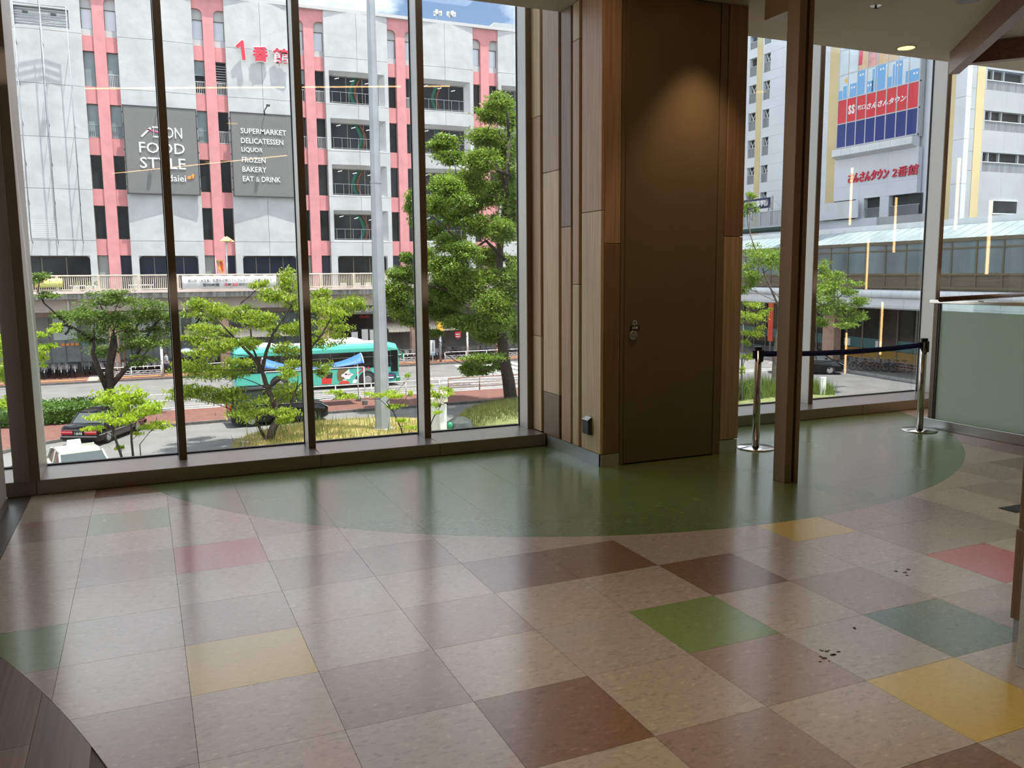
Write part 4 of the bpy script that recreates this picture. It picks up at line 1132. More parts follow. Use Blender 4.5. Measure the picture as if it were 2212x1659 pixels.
MB().prism([(5.95, 66, 2.95), (6.45, 66, 2.95), (6.55, 66, 2.35), (6.5, 66, 1.85), (6.15, 66, 2.25)], (0, .02, 0)).build('cloth', 'flag_yellow', fl)
MB().prism([(6.2, 65.98, 2.85), (6.42, 65.98, 2.85), (6.5, 65.98, 2.1), (6.35, 65.98, 2.1)], (0, .01, 0)).build('print', 'flag_red', fl)
MB().prism([(5.98, 65.98, 2.9), (6.1, 65.98, 2.9), (6.15, 65.98, 2.4)], (0, .01, 0)).build('print', 'flag_blue', fl)
for k_, (x, w, h) in enumerate(((-4.0, .45, .42), (-3.2, .45, .42), (-2.6, .4, .4), (15.8, .5, .42), (17.0, .5, .42), (17.9, .5, .42))):
    e = empty('deck_planter', (x, 65, .62), label='small pale planter box with low greenery behind the deck rail', cat='planter', group='planters on the deck')
    MB().bbox(x - w / 2, 64.8, .62, x + w / 2, 65.15, .62 + h, .02).build('box', 'poster_white', e)
    b = MB()
    for q in range(40):
        c_ = np.array([x + rng.uniform(-w, w) * .45, 64.97 + rng.uniform(-.15, .15), .62 + h + rng.uniform(0, .35)]); a = rng.uniform(0, 6.28)
        b.add([c_ + [.07 * math.cos(a), .07 * math.sin(a), .02], c_ + [0, 0, .09], c_ - [.07 * math.cos(a), .07 * math.sin(a), .03]], [(0, 1, 2)])
    b.build('greenery', 'leaf_hedge', e)
for k_, x in enumerate((-3.6, 0.4)):
    e = empty('deck_bench', (x, 66.2, .62), label='long pale bench on the deck behind the balusters', cat='bench', group='benches on the deck')
    MB().bbox(x - .9, 65.9, 1.02, x + .9, 66.35, 1.10, .02).build('seat', 'poster_white', e)
    for dx in (-.7, .7): MB().box(x + dx - .04, 65.95, .62, x + dx + .04, 66.3, 1.02).build('leg', 'rail_grey', e)

# ---------------------------------------------------------------- ground-floor shopfronts under the deck
sf = empty('shopfront', (6, FY, G), label='shaded glazed shopfronts below the pedestrian deck', cat='shopfront')
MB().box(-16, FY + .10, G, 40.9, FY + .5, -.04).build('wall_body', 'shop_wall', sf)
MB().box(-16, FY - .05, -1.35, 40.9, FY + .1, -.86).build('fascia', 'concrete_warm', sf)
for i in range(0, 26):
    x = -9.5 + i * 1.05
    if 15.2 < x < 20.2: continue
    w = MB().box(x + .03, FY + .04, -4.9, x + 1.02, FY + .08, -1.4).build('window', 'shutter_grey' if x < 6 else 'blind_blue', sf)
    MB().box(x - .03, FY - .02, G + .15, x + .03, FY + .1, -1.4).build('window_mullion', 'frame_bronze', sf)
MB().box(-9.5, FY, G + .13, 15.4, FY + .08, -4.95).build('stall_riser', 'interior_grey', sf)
for t, x0, x1, z0, z1 in (('み', -5.95, -4.55, -2.90, -1.25), ('な', -3.3, -1.9, -2.9, -1.25), ('と', -.45, .95, -2.90, -1.25), ('銀', 1.75, 3.1, -2.9, -1.25), ('行', 4.15, 5.5, -2.90, -1.25)):
    p = MB().box(x0 - .12, FY - .06, z0 - .25, x1 + .12, FY - .03, z1 + .15).build('poster', 'poster_mint', sf)
    MB().text(t, (x0 + .15, x1 - .15, z0 + .1, z1 - .1), fy(FY - .065), .01, .022).build('lettering', 'letter_black', p)
for q in range(4): MB().box(-5.6 + q * .33, FY - .05, -3.62, -5.35 + q * .33, FY - .03, -3.42).build('window_print', 'letter_orange', sf)
for q in range(5): MB().box(-4.2 + q * .33, FY - .05, -3.60, -3.95 + q * .33, FY - .03, -3.44).build('window_print', 'poster_blue', sf)
# scalloped awnings
for n_, x0, x1, Y1 in ((0, 3.4, 12.7, 66.4), (1, 19.9, 29.5, 66.2)):
    aw = MB(); grid = []
    nn = int((x1 - x0) / .14)
    for i in range(nn + 1):
        x = x0 + (x1 - x0) * i / nn; bz = .05 * (i % 2)
        grid.append([(x, FY, -2.35 + bz), (x, FY - 1.3, -2.62 + bz), (x, Y1, -3.05 + bz), (x, Y1 - .05, -3.30 + bz)])
    aw.solid(grid, (0, 0, -.02)).build('awning', 'awning', sf)
# entrance
en = empty('store_entrance', (17.6, 67, G), label='dark store entrance with a grey lettered canopy behind the bus', cat='entrance')
MB().box(15.3, 68.0, G + .13, 20.1, 68.2, -1.6).build('dark_opening', 'interior_dark', en)
MB().bbox(15.1, 65.6, -1.62, 20.4, 66.4, -.90, .03).build('canopy', 'sign_grey', en)
cp = fy(65.585)
MB().text('入口', (16.65, 17.35, -1.45, -1.10), cp, .02, .015).build('lettering', 'letter_white', en)
MB().text('ÆON FOOD STYLE', (17.75, 20.2, -1.43, -1.12), cp, .02, .008).build('lettering', 'letter_white', en)
MB().text('daiei', (17.8, 18.7, -2.05, -1.78), fy(67.98), .02, .015).build('lettering', 'letter_red', en)
for x, z in ((17.0, -4.4), (17.9, -4.2), (18.6, -4.25)):
    b = MB().box(x - .32, 66.6, z, x + .32, 66.64, z + 1.3).build('notice_board', 'sign_frame', en); MB().box(x - .27, 66.58, z + .08, x + .27, 66.6, z + 1.22).build('notice', 'poster_white', b)
MB().bbox(14.7, 66.0, G + .13, 15.3, 66.6, -.9, .02).build('side_pillar', 'pillar_tile', en)

# ================================================================ STREET THINGS
def wheel(par, x, y, z, r, w, name='wheel', side=-1, spokes=8):
    """wheel with its axle along Y"""
    n = 24; o = MB()
    secs = [[(x + rr * math.cos(2 * math.pi * k / n), y + yy, z + rr * math.sin(2 * math.pi * k / n)) for k in range(n)] for rr, yy in ((r * .6, -w / 2), (r * .94, -w / 2), (r, -w * .35), (r, w * .35), (r * .94, w / 2), (r * .6, w / 2))]
    t = o.loft(secs).build(name, 'rubber', par)
    h = MB(); yy = y + side * w * .5
    h.loft([[(x + rr * math.cos(2 * math.pi * k / n), yy + dy, z + rr * math.sin(2 * math.pi * k / n)) for k in range(n)] for rr, dy in ((r * .62, side * .004), (r * .55, side * .012), (r * .5, -side * .02), (r * .2, -side * .0), (r * .15, side * .02))])
    for i in range(spokes):
        a = 2 * math.pi * i / spokes
        h.bar((x + r * .15 * math.cos(a), yy + side * .004, z + r * .15 * math.sin(a)), (x + r * .56 * math.cos(a), yy + side * .004, z + r * .56 * math.sin(a)), .012, r * .13)
    h.build('hub_cap', 'wheel_alu', t)
    return t

# ---------------------------------------------------------------- the bus (local: nose towards +X)
BX0, BX1, BY0, BY1 = 5.55, 16.40, 50.80, 53.25
bus = empty('city_bus', (11, 52, G), label='mint green city bus with white roof pods on the road', cat='bus')
def bsec(x, zt, ins=0.0, zb=G + .30):
    r = .32; y0, y1 = BY0 + ins, BY1 - ins
    return [(x, y0, zb), (x, y1, zb), (x, y1, zt - r), (x, y1 - .09, zt - r * .4), (x, y1 - r, zt), (x, y0 + r, zt), (x, y0 + .09, zt - r * .4), (x, y0, zt - r)]
MB().loft([bsec(BX0, G + 2.75, .10), bsec(BX0 + .12, G + 2.92, .02), bsec(BX0 + .5, G + 2.97), bsec(BX1 - .6, G + 2.97), bsec(BX1 - .15, G + 2.86, .03), bsec(BX1, G + 2.6, .12)], smooth=False).build('body', 'bus_mint', bus)
MB().box(BX0 + .5, BY0 + .34, G + 2.965, BX1 - .7, BY1 - .34, G + 3.01).build('roof_panel', 'bus_white', bus)
for a, b, h in ((11.4, 14.2, .30), (6.6, 8.4, .16)):
    MB().loft([[(x, BY0 + .45 + i_, G + 3.0), (x, BY1 - .45 - i_, G + 3.0), (x, BY1 - .6 - i_, G + 3.0 + hh), (x, BY0 + .6 + i_, G + 3.0 + hh)] for x, hh, i_ in ((a, .03, .1), (a + .35, h * .8, 0), (a + .8, h, 0), (b - .6, h, 0), (b - .2, h * .7, 0), (b, .03, .1))]).build('roof_pod', 'bus_white', bus)
MB().box(BX0 + .25, BY0 - .012, G + 1.32, BX1 - .62, BY0 + .02, G + 2.42).build('window_band', 'bus_glass', bus)
for x in (6.9, 8.5, 10.1, 11.7, 13.3, 14.6):
    MB().box(x - .025, BY0 - .018, G + 1.34, x + .025, BY0 + .01, G + 2.4).build('window_pillar', 'sign_frame', bus)
    MB().box(x + .05, BY0 - .016, G + 2.05, x + 1.35, BY0, G + 2.08).build('window_bar', 'frame_bronze', bus)
MB().box(BX1 - .60, BY0 - .014, G + .98, BX1 - .10, BY0 + .02, G + 2.45).build('driver_window', 'bus_glass', bus)
MB().box(BX1 - .02, BY0 + .25, G + 1.0, BX1 + .01, BY1 - .25, G + 2.45).build('windscreen', 'bus_glass', bus)
MB().bbox(BX1 - .25, BY0 - .03, G + .30, BX1 + .06, BY1 + .02, G + .62, .05).build('bumper', 'bus_green', bus)
MB().bbox(BX1 - .05, BY0 - .015, G + .66, BX1 + .03, BY0 + .35, G + .9, .02).build('headlamp', 'lamp_clear', bus)
MB().tube([(BX1 - .05, BY0 + .05, G + 2.55), (BX1 + .22, BY0 - .12, G + 2.45), (BX1 + .22, BY0 - .15, G + 2.2)], .025, 6).build('mirror_arm', 'sign_frame', bus)
MB().bbox(BX1 + .14, BY0 - .25, G + 1.85, BX1 + .24, BY0 - .08, G + 2.25, .02).build('mirror', 'bus_green', bus)
for x in (14.15, 8.3):
    a = MB(); n = 18
    a.prism([(x + .62 * math.cos(t), BY0 - .006, G + .50 + .62 * math.sin(t)) for t in np.linspace(-.35, math.pi + .35, n)], (0, .05, 0)).build('wheel_arch', 'rubber', bus)
    wheel(bus, x, BY0 + .12, G + .47, .47, .28, spokes=10)
    wheel(bus, x, BY1 - .12, G + .47, .47, .28, side=1, spokes=10)
# the advert on its flank: a profile with brown bob, long nose and red top
ad = fy(BY0 - .004)
AX, AZ = 11.95, G + .32
def flat(pts, mat, o=.004): MB().prism([(AX + x, BY0 - o, AZ + z) for x, z in pts], (0, -.004, 0)).build('advert_print', mat, bus)
def ell(cx, cz, rx, rz, a0=0, a1=2 * math.pi, n=16): return [(cx + rx * math.cos(t), cz + rz * math.sin(t)) for t in np.linspace(a0, a1, n)]
flat(ell(.55, .70, .42, .44)[:-1] , 'ink_brown'); flat([(.13, .70), (.50, .70), (.55, .22), (.25, .18), (.14, .34)], 'ink_brown', .0045)
flat([(.48, .62), (.95, .98), (1.0, .72), (1.28, .60), (1.06, .48), (.98, .30), (.70, .30), (.56, .46)], 'ink_skin', .008)
flat(ell(.50, .56, .085, .10)[:-1], 'ink_skin', .010); flat(ell(.74, .64, .09, .05)[:-1], 'letter_black', .013); flat([(.82, .60), (1.05, .66), (1.05, .61), (.85, .57)], 'letter_red', .013)
flat([(.52, .30), (.72, .30), (.74, .14), (.50, .14)], 'ink_skin', .006); flat(ell(.60, 0.0, .36, .22, 0, math.pi), 'ink_red', .009)
flat([(1.15, 0), (1.20, .22), (1.35, .28), (1.50, .20), (1.42, 0)], 'ink_skin', .009); flat([(1.36, .26), (1.42, .50), (1.54, .48), (1.48, .24)], 'letter_black', .010)
flat([(1.40, .66), (1.58, .82), (1.57, .74), (1.82, .90), (1.86, .84), (1.62, .68), (1.68, .64)], 'letter_red', .008)
MB().text('犯人', (AX + 1.80, AX + 2.45, AZ + .80, AZ + 1.08), fy(BY0 - .008), .006, .02, res=1).build('advert_print', 'letter_red', bus)
flat([(-.9, .05), (-.25, .05), (-.2, .65), (-.45, .72), (-.9, .5)], 'ink_red', .008); flat([(-.62, .42), (-.2, .42), (-.16, .80), (-.5, .86)], 'letter_black', .010)
MB().prism([(15.72 + .46 * math.cos(t), BY0 - .005, G + .66 + .27 * math.sin(t)) for t in np.linspace(0, 2 * math.pi, 20)[:-1]], (0, -.006, 0)).build('operator_badge', 'bus_navy', bus)
MB().box(15.45, BY0 - .018, G + .52, 15.98, BY0 - .012, G + .61).build('operator_print', 'letter_white', bus); MB().box(15.45, BY0 - .018, G + .70, 15.98, BY0 - .012, G + .75).build('operator_print', 'letter_red', bus)

# ---------------------------------------------------------------- cars (local: nose towards +X)
def sedan(loc, rz, label, paint, taxi=None):
    e = empty('taxi_sedan', (0, 0, 0), label=label, cat='car')
    L_, hw = 4.68, .845
    def sec(x, zb, zt, w, cr=.10): return [(x, -w, zb), (x, w, zb), (x, w + .02, (zb + zt) * .5), (x, w, zt - cr), (x, w - cr, zt), (x, -w + cr, zt), (x, -w, zt - cr), (x, -w - .02, (zb + zt) * .5)]
    MB().loft([sec(-2.34, .42, .86, .76), sec(-2.26, .24, .95, .82), (sec(-1.3, .22, .97, hw)), sec(0, .2, .93, hw), sec(1.1, .2, .92, hw), sec(2.1, .22, .84, .82), sec(2.30, .26, .76, .78), sec(2.36, .4, .66, .72)]).build('body', paint, e)
    def gs(x, z, w): return [(x, -w, .88), (x, w, .88), (x, w - .02 - (z - .9) * .25, z), (x, -w + .02 + (z - .9) * .25, z)]
    MB().loft([gs(-1.55, .92, .78), gs(-1.02, 1.36, .80), gs(-.9, 1.385, .80), gs(.35, 1.385, .80), gs(.5, 1.36, .80), gs(1.18, .92, .79)], smooth=False).build('glasshouse', 'car_glass', e)
    MB().loft([[(x, -w, z - .035), (x, w, z - .035), (x, w - .05, z + i), (x, -w + .05, z + i)] for x, w, z, i in ((-1.03, .66, 1.375, .02), (-.8, .69, 1.40, .035), (.2, .69, 1.41, .035), (.52, .66, 1.375, .02))]).build('roof', paint, e)
    for s in (-1, 1):
        for a, b, w in (((-1.55, .80, .90), (-1.02, .695, 1.38), .07), ((1.18, .80, .90), (.5, .695, 1.38), .06), ((-.28, .82, .90), (-.26, .70, 1.38), .07)):
            MB().bar((a[0], s * a[1], a[2]), (b[0], s * b[1], b[2]), w, .04).build('pillar', paint, e)
        MB().box(-2.2, s * .865 - .008, .50, 2.2, s * .865 + .008, .54).build('side_moulding', 'chrome', e)
        MB().box(-.95, s * .868 - .006, .76, -.75, s * .868 + .006, .79).build('door_handle', 'chrome', e)
        MB().bbox(.85, s * .93 - .09, .90, .98, s * .93 + .07, 1.03, .02).build('door_mirror', paint, e)
    for x in (-1.36, 1.40):
        for s in (-1, 1): wheel(e, x, s * .76, .31, .31, .19, side=s, spokes=12)
    for s in (-1, 1):
        MB().bbox(-2.36, s * .54 - .27, .56, -2.30, s * .54 + .27, .76, .02).build('tail_lamp', 'lamp_red', e)
        MB().box(-2.365, s * .54 - .27, .665, -2.355, s * .54 + .27, .71).build('reversing_lamp', 'lamp_pink', e)
        MB().bbox(2.27, s * .55 - .2, .55, 2.36, s * .55 + .2, .70, .02).build('headlamp', 'lamp_clear', e)
    MB().box(-2.37, -.80, .775, -2.33, .80, .80).build('boot_trim', 'chrome', e)
    MB().bbox(-2.42, -.84, .36, -2.28, .84, .52, .04).build('rear_bumper', paint, e); MB().box(-2.425, -.84, .47, -2.40, .84, .50).build('bumper_trim', 'chrome', e)
    MB().bbox(2.24, -.84, .30, 2.42, .84, .50, .04).build('front_bumper', paint, e)
    p = MB().bbox(-2.38, -.20, .545, -2.36, .20, .745, .006).build('number_plate', 'plate_green', e)
    pl = lambda u, z, o=0: (-2.382 - o, -u, z)
    if taxi == 'black':
        MB().text('・55-93', (-.17, .17, .57, .67), pl, .004, .01, res=3).build('plate_print', 'letter_white', p)
        MB().box(-2.345, -.42, .815, -2.325, -.10, .86).build('sticker', 'sticker_yellow', e)
    if taxi == 'white':
        t = MB().loft([[(x, -w, 1.44), (x, w, 1.44), (x, w * .85, 1.44 + h), (x, -w * .85, 1.44 + h)] for x, w, h in ((-.86, .20, .02), (-.82, .25, .16), (-.70, .25, .20), (-.60, .22, .12))]).build('roof_lamp', 'bus_white', e)
    e.location = loc; e.rotation_euler = (0, 0, rz)
    return e
# black sedan: rear centre between the two tail corners found on the street plane
ra, rb = onz(132, 966, G), onz(212, 966, G); rc_ = (ra + rb) / 2; ax = math.atan2(rb[1] - ra[1], rb[0] - ra[0]) + math.pi / 2
sedan((rc_[0] + 2.34 * math.cos(ax), rc_[1] + 2.34 * math.sin(ax), G), ax, 'black sedan taxi with red tail lamps by the brick kerb', 'car_black', 'black')
wt = onz(163, 966, G + 1.42)
sedan((wt[0] + .1, wt[1] - .25, G), math.radians(-76), 'cream white taxi with a roof lamp at the window sill', 'car_cream', 'white')
def minivan(loc, rz, label):
    e = empty('minivan', (0, 0, 0), label=label, cat='car', group='black minivans')
    hw = .92
    def sec(x, zb, zt, w): return [(x, -w, zb), (x, w, zb), (x, w + .02, .62), (x, w, zt - .1), (x, w - .1, zt), (x, -w + .1, zt), (x, -w, zt - .1), (x, -w - .02, .62)]
    MB().loft([sec(-2.46, .4, 1.05, .82), sec(-2.4, .26, 1.12, .9), sec(-1.2, .2, 1.14, hw), sec(.8, .2, 1.12, hw), sec(1.5, .2, 1.08, hw), sec(2.25, .22, .95, .88), sec(2.44, .3, .82, .8)]).build('body', 'car_black', e)
    def gs(x, z, w): return [(x, -w, 1.05), (x, w, 1.05), (x, w - .03 - (z - 1.1) * .13, z), (x, -w + .03 + (z - 1.1) * .13, z)]
    MB().loft([gs(-2.40, 1.12, .88), gs(-2.28, 1.78, .88), gs(-1.9, 1.84, .88), gs(.2, 1.86, .88), gs(.6, 1.80, .88), gs(1.72, 1.10, .87)], smooth=False).build('glasshouse', 'car_glass', e)
    MB().loft([[(x, -w, z), (x, w, z), (x, w - .06, z + .05), (x, -w + .06, z + .05)] for x, w, z in ((-2.32, .76, 1.80), (-1.8, .79, 1.845), (.2, .79, 1.855), (.66, .76, 1.78))]).build('roof', 'car_black', e)
    for s in (-1, 1):
        for a, b in (((1.70, .88, 1.08), (.62, .78, 1.80)), ((.55, .91, 1.08), (.45, .80, 1.82)), ((-.75, .91, 1.08), (-.75, .80, 1.84)), ((-2.36, .87, 1.08), (-2.26, .78, 1.80))):
            MB().bar((a[0], s * a[1], a[2]), (b[0], s * b[1], b[2]), .09, .05).build('pillar', 'car_black', e)
        MB().box(-2.2, s * .93 - .006, 1.08, 1.4, s * .93 + .006, 1.105).build('belt_trim', 'chrome', e)
        MB().bbox(1.18, s * 1.02 - .1, 1.12, 1.32, s * 1.02 + .08, 1.28, .03).build('door_mirror', 'car_black', e)
        for x in (-1.48, 1.52): wheel(e, x, s * .82, .34, .34, .21, side=s, spokes=7)
        MB().prism([(2.46, s * .88, .74), (2.44, s * .40, .76), (2.36, s * .40, .86), (2.15, s * .9, .93)], (-.06, 0, .02)).build('headlamp', 'lamp_clear', e)
        MB().bbox(-2.5, s * .72 - .12, .85, -2.40, s * .72 + .12, 1.2, .02).build('tail_lamp', 'lamp_red', e)
    MB().bbox(2.36, -.62, .36, 2.49, .62, .72, .03).build('grille', 'black_plastic', e)
    for z in (.42, .50, .58, .66): MB().box(2.488, -.6, z, 2.498, .6, z + .014).build('grille_bar', 'chrome', e)
    MB().bbox(2.49, -.165, .40, 2.505, .165, .56, .004).build('number_plate', 'poster_white', e)
    e.location = loc; e.rotation_euler = (0, 0, rz)
    return e
minivan((6.55, 39.35, G), math.radians(2), 'black minivan half hidden by the bright tree')
vn = onz(1818, 807, G); va = math.radians(-38)
minivan((vn[0] - 2.45 * math.cos(va), vn[1] - 2.45 * math.sin(va), G), va, 'black minivan parked below the glazed footbridge')

# ---------------------------------------------------------------- sagging blue shelter at the taxi rank
ts = empty('blue_shelter', (9.1, 42.9, G + KH), label='white tube shelter with a sagging blue canvas roof on the brick pavement', cat='shelter')
TX0, TX1, TY0, TY1 = 6.35, 11.88, 42.3, 43.9
g = []
for i in range(25):
    f = i / 24; x = TX0 + (TX1 - TX0) * f; pk = abs(2 * f - 1) ** 2.2
    g.append([(x, TY0 + (TY1 - TY0) * j / 6, G + 2.32 + (.12 + .62 * pk) * max(0.0, math.sin(math.pi * (.08 + .92 * j / 6))) ** .8) for j in range(7)])
MB().solid(g, (0, 0, .015)).build('canvas', 'canvas_blue', ts)
for x in (TX0, TX1):
    MB().tube([(x, TY0 + (TY1 - TY0) * j / 10, G + 2.30 + .74 * max(0.0, math.sin(math.pi * (.08 + .92 * j / 10))) ** .8) for j in range(11)], .035, 6).build('arch', 'white_metal', ts)
    for y in (TY0, TY1):
        MB().tube([(x, y, G + KH), (x, y, G + 2.32)], .035, 6).build('leg', 'white_metal', ts)
        MB().bbox(x - .14, y - .14, G + KH, x + .14, y + .14, G + KH + .26, .04).build('weight', 'kerb_dark', ts)
for y in (TY0, TY1): MB().tube([(TX0, y, G + 2.32), (TX1, y, G + 2.32)], .03, 6).build('eave_rail', 'white_metal', ts)
MB().tube([(9.1, TY1, G + KH), (9.1, TY1, G + 2.3)], .03, 6).build('leg', 'white_metal', ts)

# ---------------------------------------------------------------- guard fences
def fence(name, label, pts, step, mat, lattice, h=.85, z=G + KH, group=None):
    e = empty(name, (pts[0][0], pts[0][1], z), label=label, cat='guard fence', group=group)
    a, b = np.array([*pts[0], z]), np.array([*pts[1], z]); n = max(1, round(np.linalg.norm(b - a) / step))
    for i in range(n + 1):
        p = a + (b - a) * i / n; MB().tube([p, p + [0, 0, h]], .035, 6).build('post', mat, e)
    for zz, r in ((h - .02, .035), (h * .28, .022), (h * .62, .018), (h * .42, .018)):
        MB().tube([a + [0, 0, zz], b + [0, 0, zz]], r, 6).build('rail', mat, e)
    l = MB(); m = int(np.linalg.norm(b - a) / .42)
    for i in range(m):
        p, q = a + (b - a) * i / m, a + (b - a) * (i + 1) / m
        l.bar(p + [0, 0, h * .42], q + [0, 0, h * .62], .015); l.bar(p + [0, 0, h * .62], q + [0, 0, h * .42], .015)
    l.build('lattice', lattice, e)
fence('guard_fence', 'rusty brown lattice guard fence in front of the big tree', ((18.0, 45.2), (33, 45.2)), 2.1, 'rust_brown', 'rust_brown')
fence('guard_fence', 'white lattice guard fence behind the blue shelter', ((2.0, 45.2), (17.4, 45.2)), 2.2, 'white_metal', 'rail_grey')
fence('guard_fence', 'short white guard fence on the far pavement behind the dark forked tree', ((-3.3 + .6, 62.9), (1.4, 62.9)), 2.0, 'white_metal', 'white_metal')
fence('guard_fence', 'white guard fence on the far pavement behind the rear of the bus', ((4.2, 62.9), (14.5, 62.9)), 2.1, 'white_metal', 'white_metal')
fence('guard_fence', 'white guard fence on the far pavement ahead of the bus nose', ((18.5, 62.9), (22.0, 62.9)), 2.0, 'white_metal', 'white_metal')
fence('guard_fence', 'white guard fence on the far pavement left of the big tree trunk', ((23.9, 62.9), (33.5, 62.9)), 2.1, 'white_metal', 'white_metal')

# ---------------------------------------------------------------- poles, boxes, signs
lp = empty('lamp_mast', (10.54, 33.3, G), label='tall octagonal grey steel mast rising past the whole window', cat='mast')
b0 = np.array([10.54, 33.3, G]); tp = ony(806, 0, 33.3)
def octa(mb, z0, r0, z1, r1, x=10.54, y=33.3):
    mb.loft([[(x + r * math.cos(math.pi / 8 + k * math.pi / 4), y + r * math.sin(math.pi / 8 + k * math.pi / 4), z) for k in range(8)] for z, r in ((z0, r0), (z1, r1))], smooth=False); return mb
octa(MB(), G, .37, 5.9, .245).build('lower_shaft', 'galvanised', lp)
octa(MB(), 5.9, .235, 20, .15).build('upper_shaft', 'galvanised', lp)
octa(MB(), 5.82, .262, 5.93, .262).build('joint_collar', 'galvanised', lp)
octa(MB(), G, .55, G + .35, .50).build('foot', 'kerb_stone', lp)
def pole(px, base, top, Y, r, label, mat='white_metal', name='street_pole', cat='pole'):
    p = ony(px, base, Y); q = ony(px, top, Y)
    e = empty(name, (p[0], Y, G), label=label, cat=cat)
    MB().tube([(p[0], Y, G + KH), (p[0], Y, q[2])], r, 8).build('shaft', mat, e)
    return e, p[0], q[2]
e, x, z = pole(352, 812, 752, 63.0, .09, 'plain cream pole beside the walking person')
MB().lathe([(.11, z), (.06, z + .1), (.0, z + .12)], (x, 63, 0), 8).build('cap', 'white_metal', e)
e, x, z = pole(952, 784, 715, 63.1, .11, 'grey signal pole on the far pavement left of the notice fence', 'galvanised')
MB().bbox(x - .3, 62.9, z - .1, x + .3, 63.2, z + .8, .05).build('signal_box', 'sticker_yellow', e)
e, x, z = pole(1010, 760, 715, 64.5, .09, 'thin pale pole among the bicycles under the trees')
MB().lathe([(.11, z), (.0, z + .1)], (x, 64.5, 0), 8).build('cap', 'white_metal', e)
sb = empty('notice_pillar', (22.0, 63.5, G), label='white upright notice pillar with blue print between the far fences', cat='sign')
q0, q1 = ony(930, 768, 63.5), ony(934, 735, 63.5)
MB().bbox(q0[0] - .02, 63.45, q0[2], q0[0] + .42, 63.55, q1[2], .02).build('panel', 'poster_white', sb); MB().box(q0[0], 63.44, q0[2] + .05, q0[0] + .40, 63.45, q0[2] + .16).build('print_band', 'poster_blue', sb)
MB().box(q0[0] + .17, 63.47, G + KH, q0[0] + .23, 63.53, q0[2]).build('foot', 'white_metal', sb)
for q in range(6): MB().box(q0[0] + .16, 63.44, q0[2] + .35 + q * .13, q0[0] + .25, 63.45, q0[2] + .43 + q * .13).build('print', 'bus_navy', sb)
rs = empty('red_shop_sign', (27, 66, G), label='red projecting shop sign under the big tree', cat='sign')
q0, q1 = ony(983, 733, 66), ony(993, 719, 66)
MB().prism([(q0[0], 66, q1[2] + .1), (q1[0] + .1, 66, q1[2] + .15), (q1[0] + .1, 66, q0[2] + .2), (q0[0] + .25, 66, q0[2]), (q0[0], 66, q0[2] + .3)], (0, .12, 0)).build('board', 'letter_red', rs)
MB().box(q0[0] + .05, 65.98, q0[2] + .4, q1[0], 66, q0[2] + .5).build('print', 'letter_white', rs); MB().box(q0[0] + .05, 65.98, q0[2] + .2, q1[0], 66, q0[2] + .28).build('print', 'letter_white', rs)
MB().box(q1[0] + .1, 66.05, q0[2] + .2, q1[0] + .16, 66.1, -.9).build('bracket', 'rust_brown', rs)
# white cabinet with a cream box in front of it, by the sill
wb = onz(955, 940, G + .4)
cb = empty('white_cabinet', (wb[0], 31.2, G), label='tall narrow white utility cabinet at the foot of the window', cat='cabinet')
q0, q1 = ony(931, 935, 31.5), ony(945, 860, 31.5)
MB().bbox(q0[0], 31.3, G + .2, q1[0], 31.8, q1[2], .02).build('cabinet_body', 'box_white', cb)
q2, q3 = ony(947, 930, 31.3), ony(961, 872, 31.3)
MB().bbox(q2[0], 31.1, G + .2, q3[0] + .02, 31.6, q3[2], .02).build('side_cabinet', 'box_white', cb)
q4, q5 = ony(944, 871, 30.9), ony(967, 851, 30.9)
cx_ = empty('cream_box', (q4[0], 30.9, q4[2]), label='cream metal box with a sloping lid on top of the white cabinet', cat='box')
MB().prism([(q4[0], 30.9, q4[2]), (q5[0], 30.9, q4[2] + .03), (q5[0], 30.9, q5[2]), (q4[0], 30.9, q5[2] - .05)], (0, .4, 0)).build('case', 'box_cream', cx_)
MB().prism([(q4[0] - .03, 30.86, q5[2] - .07), (q5[0] + .03, 30.86, q5[2] - .02), (q5[0] + .03, 30.86, q5[2] + .04), (q4[0] - .03, 30.86, q5[2] - .01)], (0, .48, 0)).build('lid', 'deck_cream', cx_)
rk = ony(992, 912, 31.5)
b = MB(); secs = []
for z, s in ((-.4, .62), (.0, .70), (.28, .55), (.46, .28), (.52, .05)):
    secs.append([(rk[0] + s * (1 + .15 * math.sin(3 * a + z * 5)) * math.cos(a), 31.5 + s * math.sin(a), rk[2] + z - .25) for a in np.linspace(0, 2 * math.pi, 9)[:-1]])
tag(b.loft(secs, smooth=False).build('garden_rock', 'stone'), 'dark grey garden rock beside the white cabinet', 'rock')
gm = ony(972, 916, 31.2)
tag(MB().loft([[(gm[0] + r * math.cos(a), 31.2 + r * math.sin(a), gm[2] + z) for a in np.linspace(0, 2 * math.pi, 9)[:-1]] for z, r in ((-.25, .16), (0, .15), (.08, .09), (.1, .01))]).build('green_bucket', 'bus_green'), 'small green bucket between rock and white cabinet', 'bucket')
wp = empty('marker_post', (37.8, 33.4, G), label='white flat marker post standing in the long grass', cat='post')
q0, q1 = ony(1770, 858, 33.0), ony(1783, 814, 33.0)
MB().bbox(q0[0], 32.9, G - .05, q1[0], 33.05, q1[2], .02).build('post', 'box_white', wp); MB().box(q0[0] + .1, 32.885, G + .3, q0[0] + .13, 32.9, q1[2] - .05).build('seam', 'rail_grey', wp)
sg = ony(336, 872, 41.4)
e = empty('low_sign', (sg[0], 41.4, G), label='small white sign on the brick pavement beyond the black taxi', cat='sign')
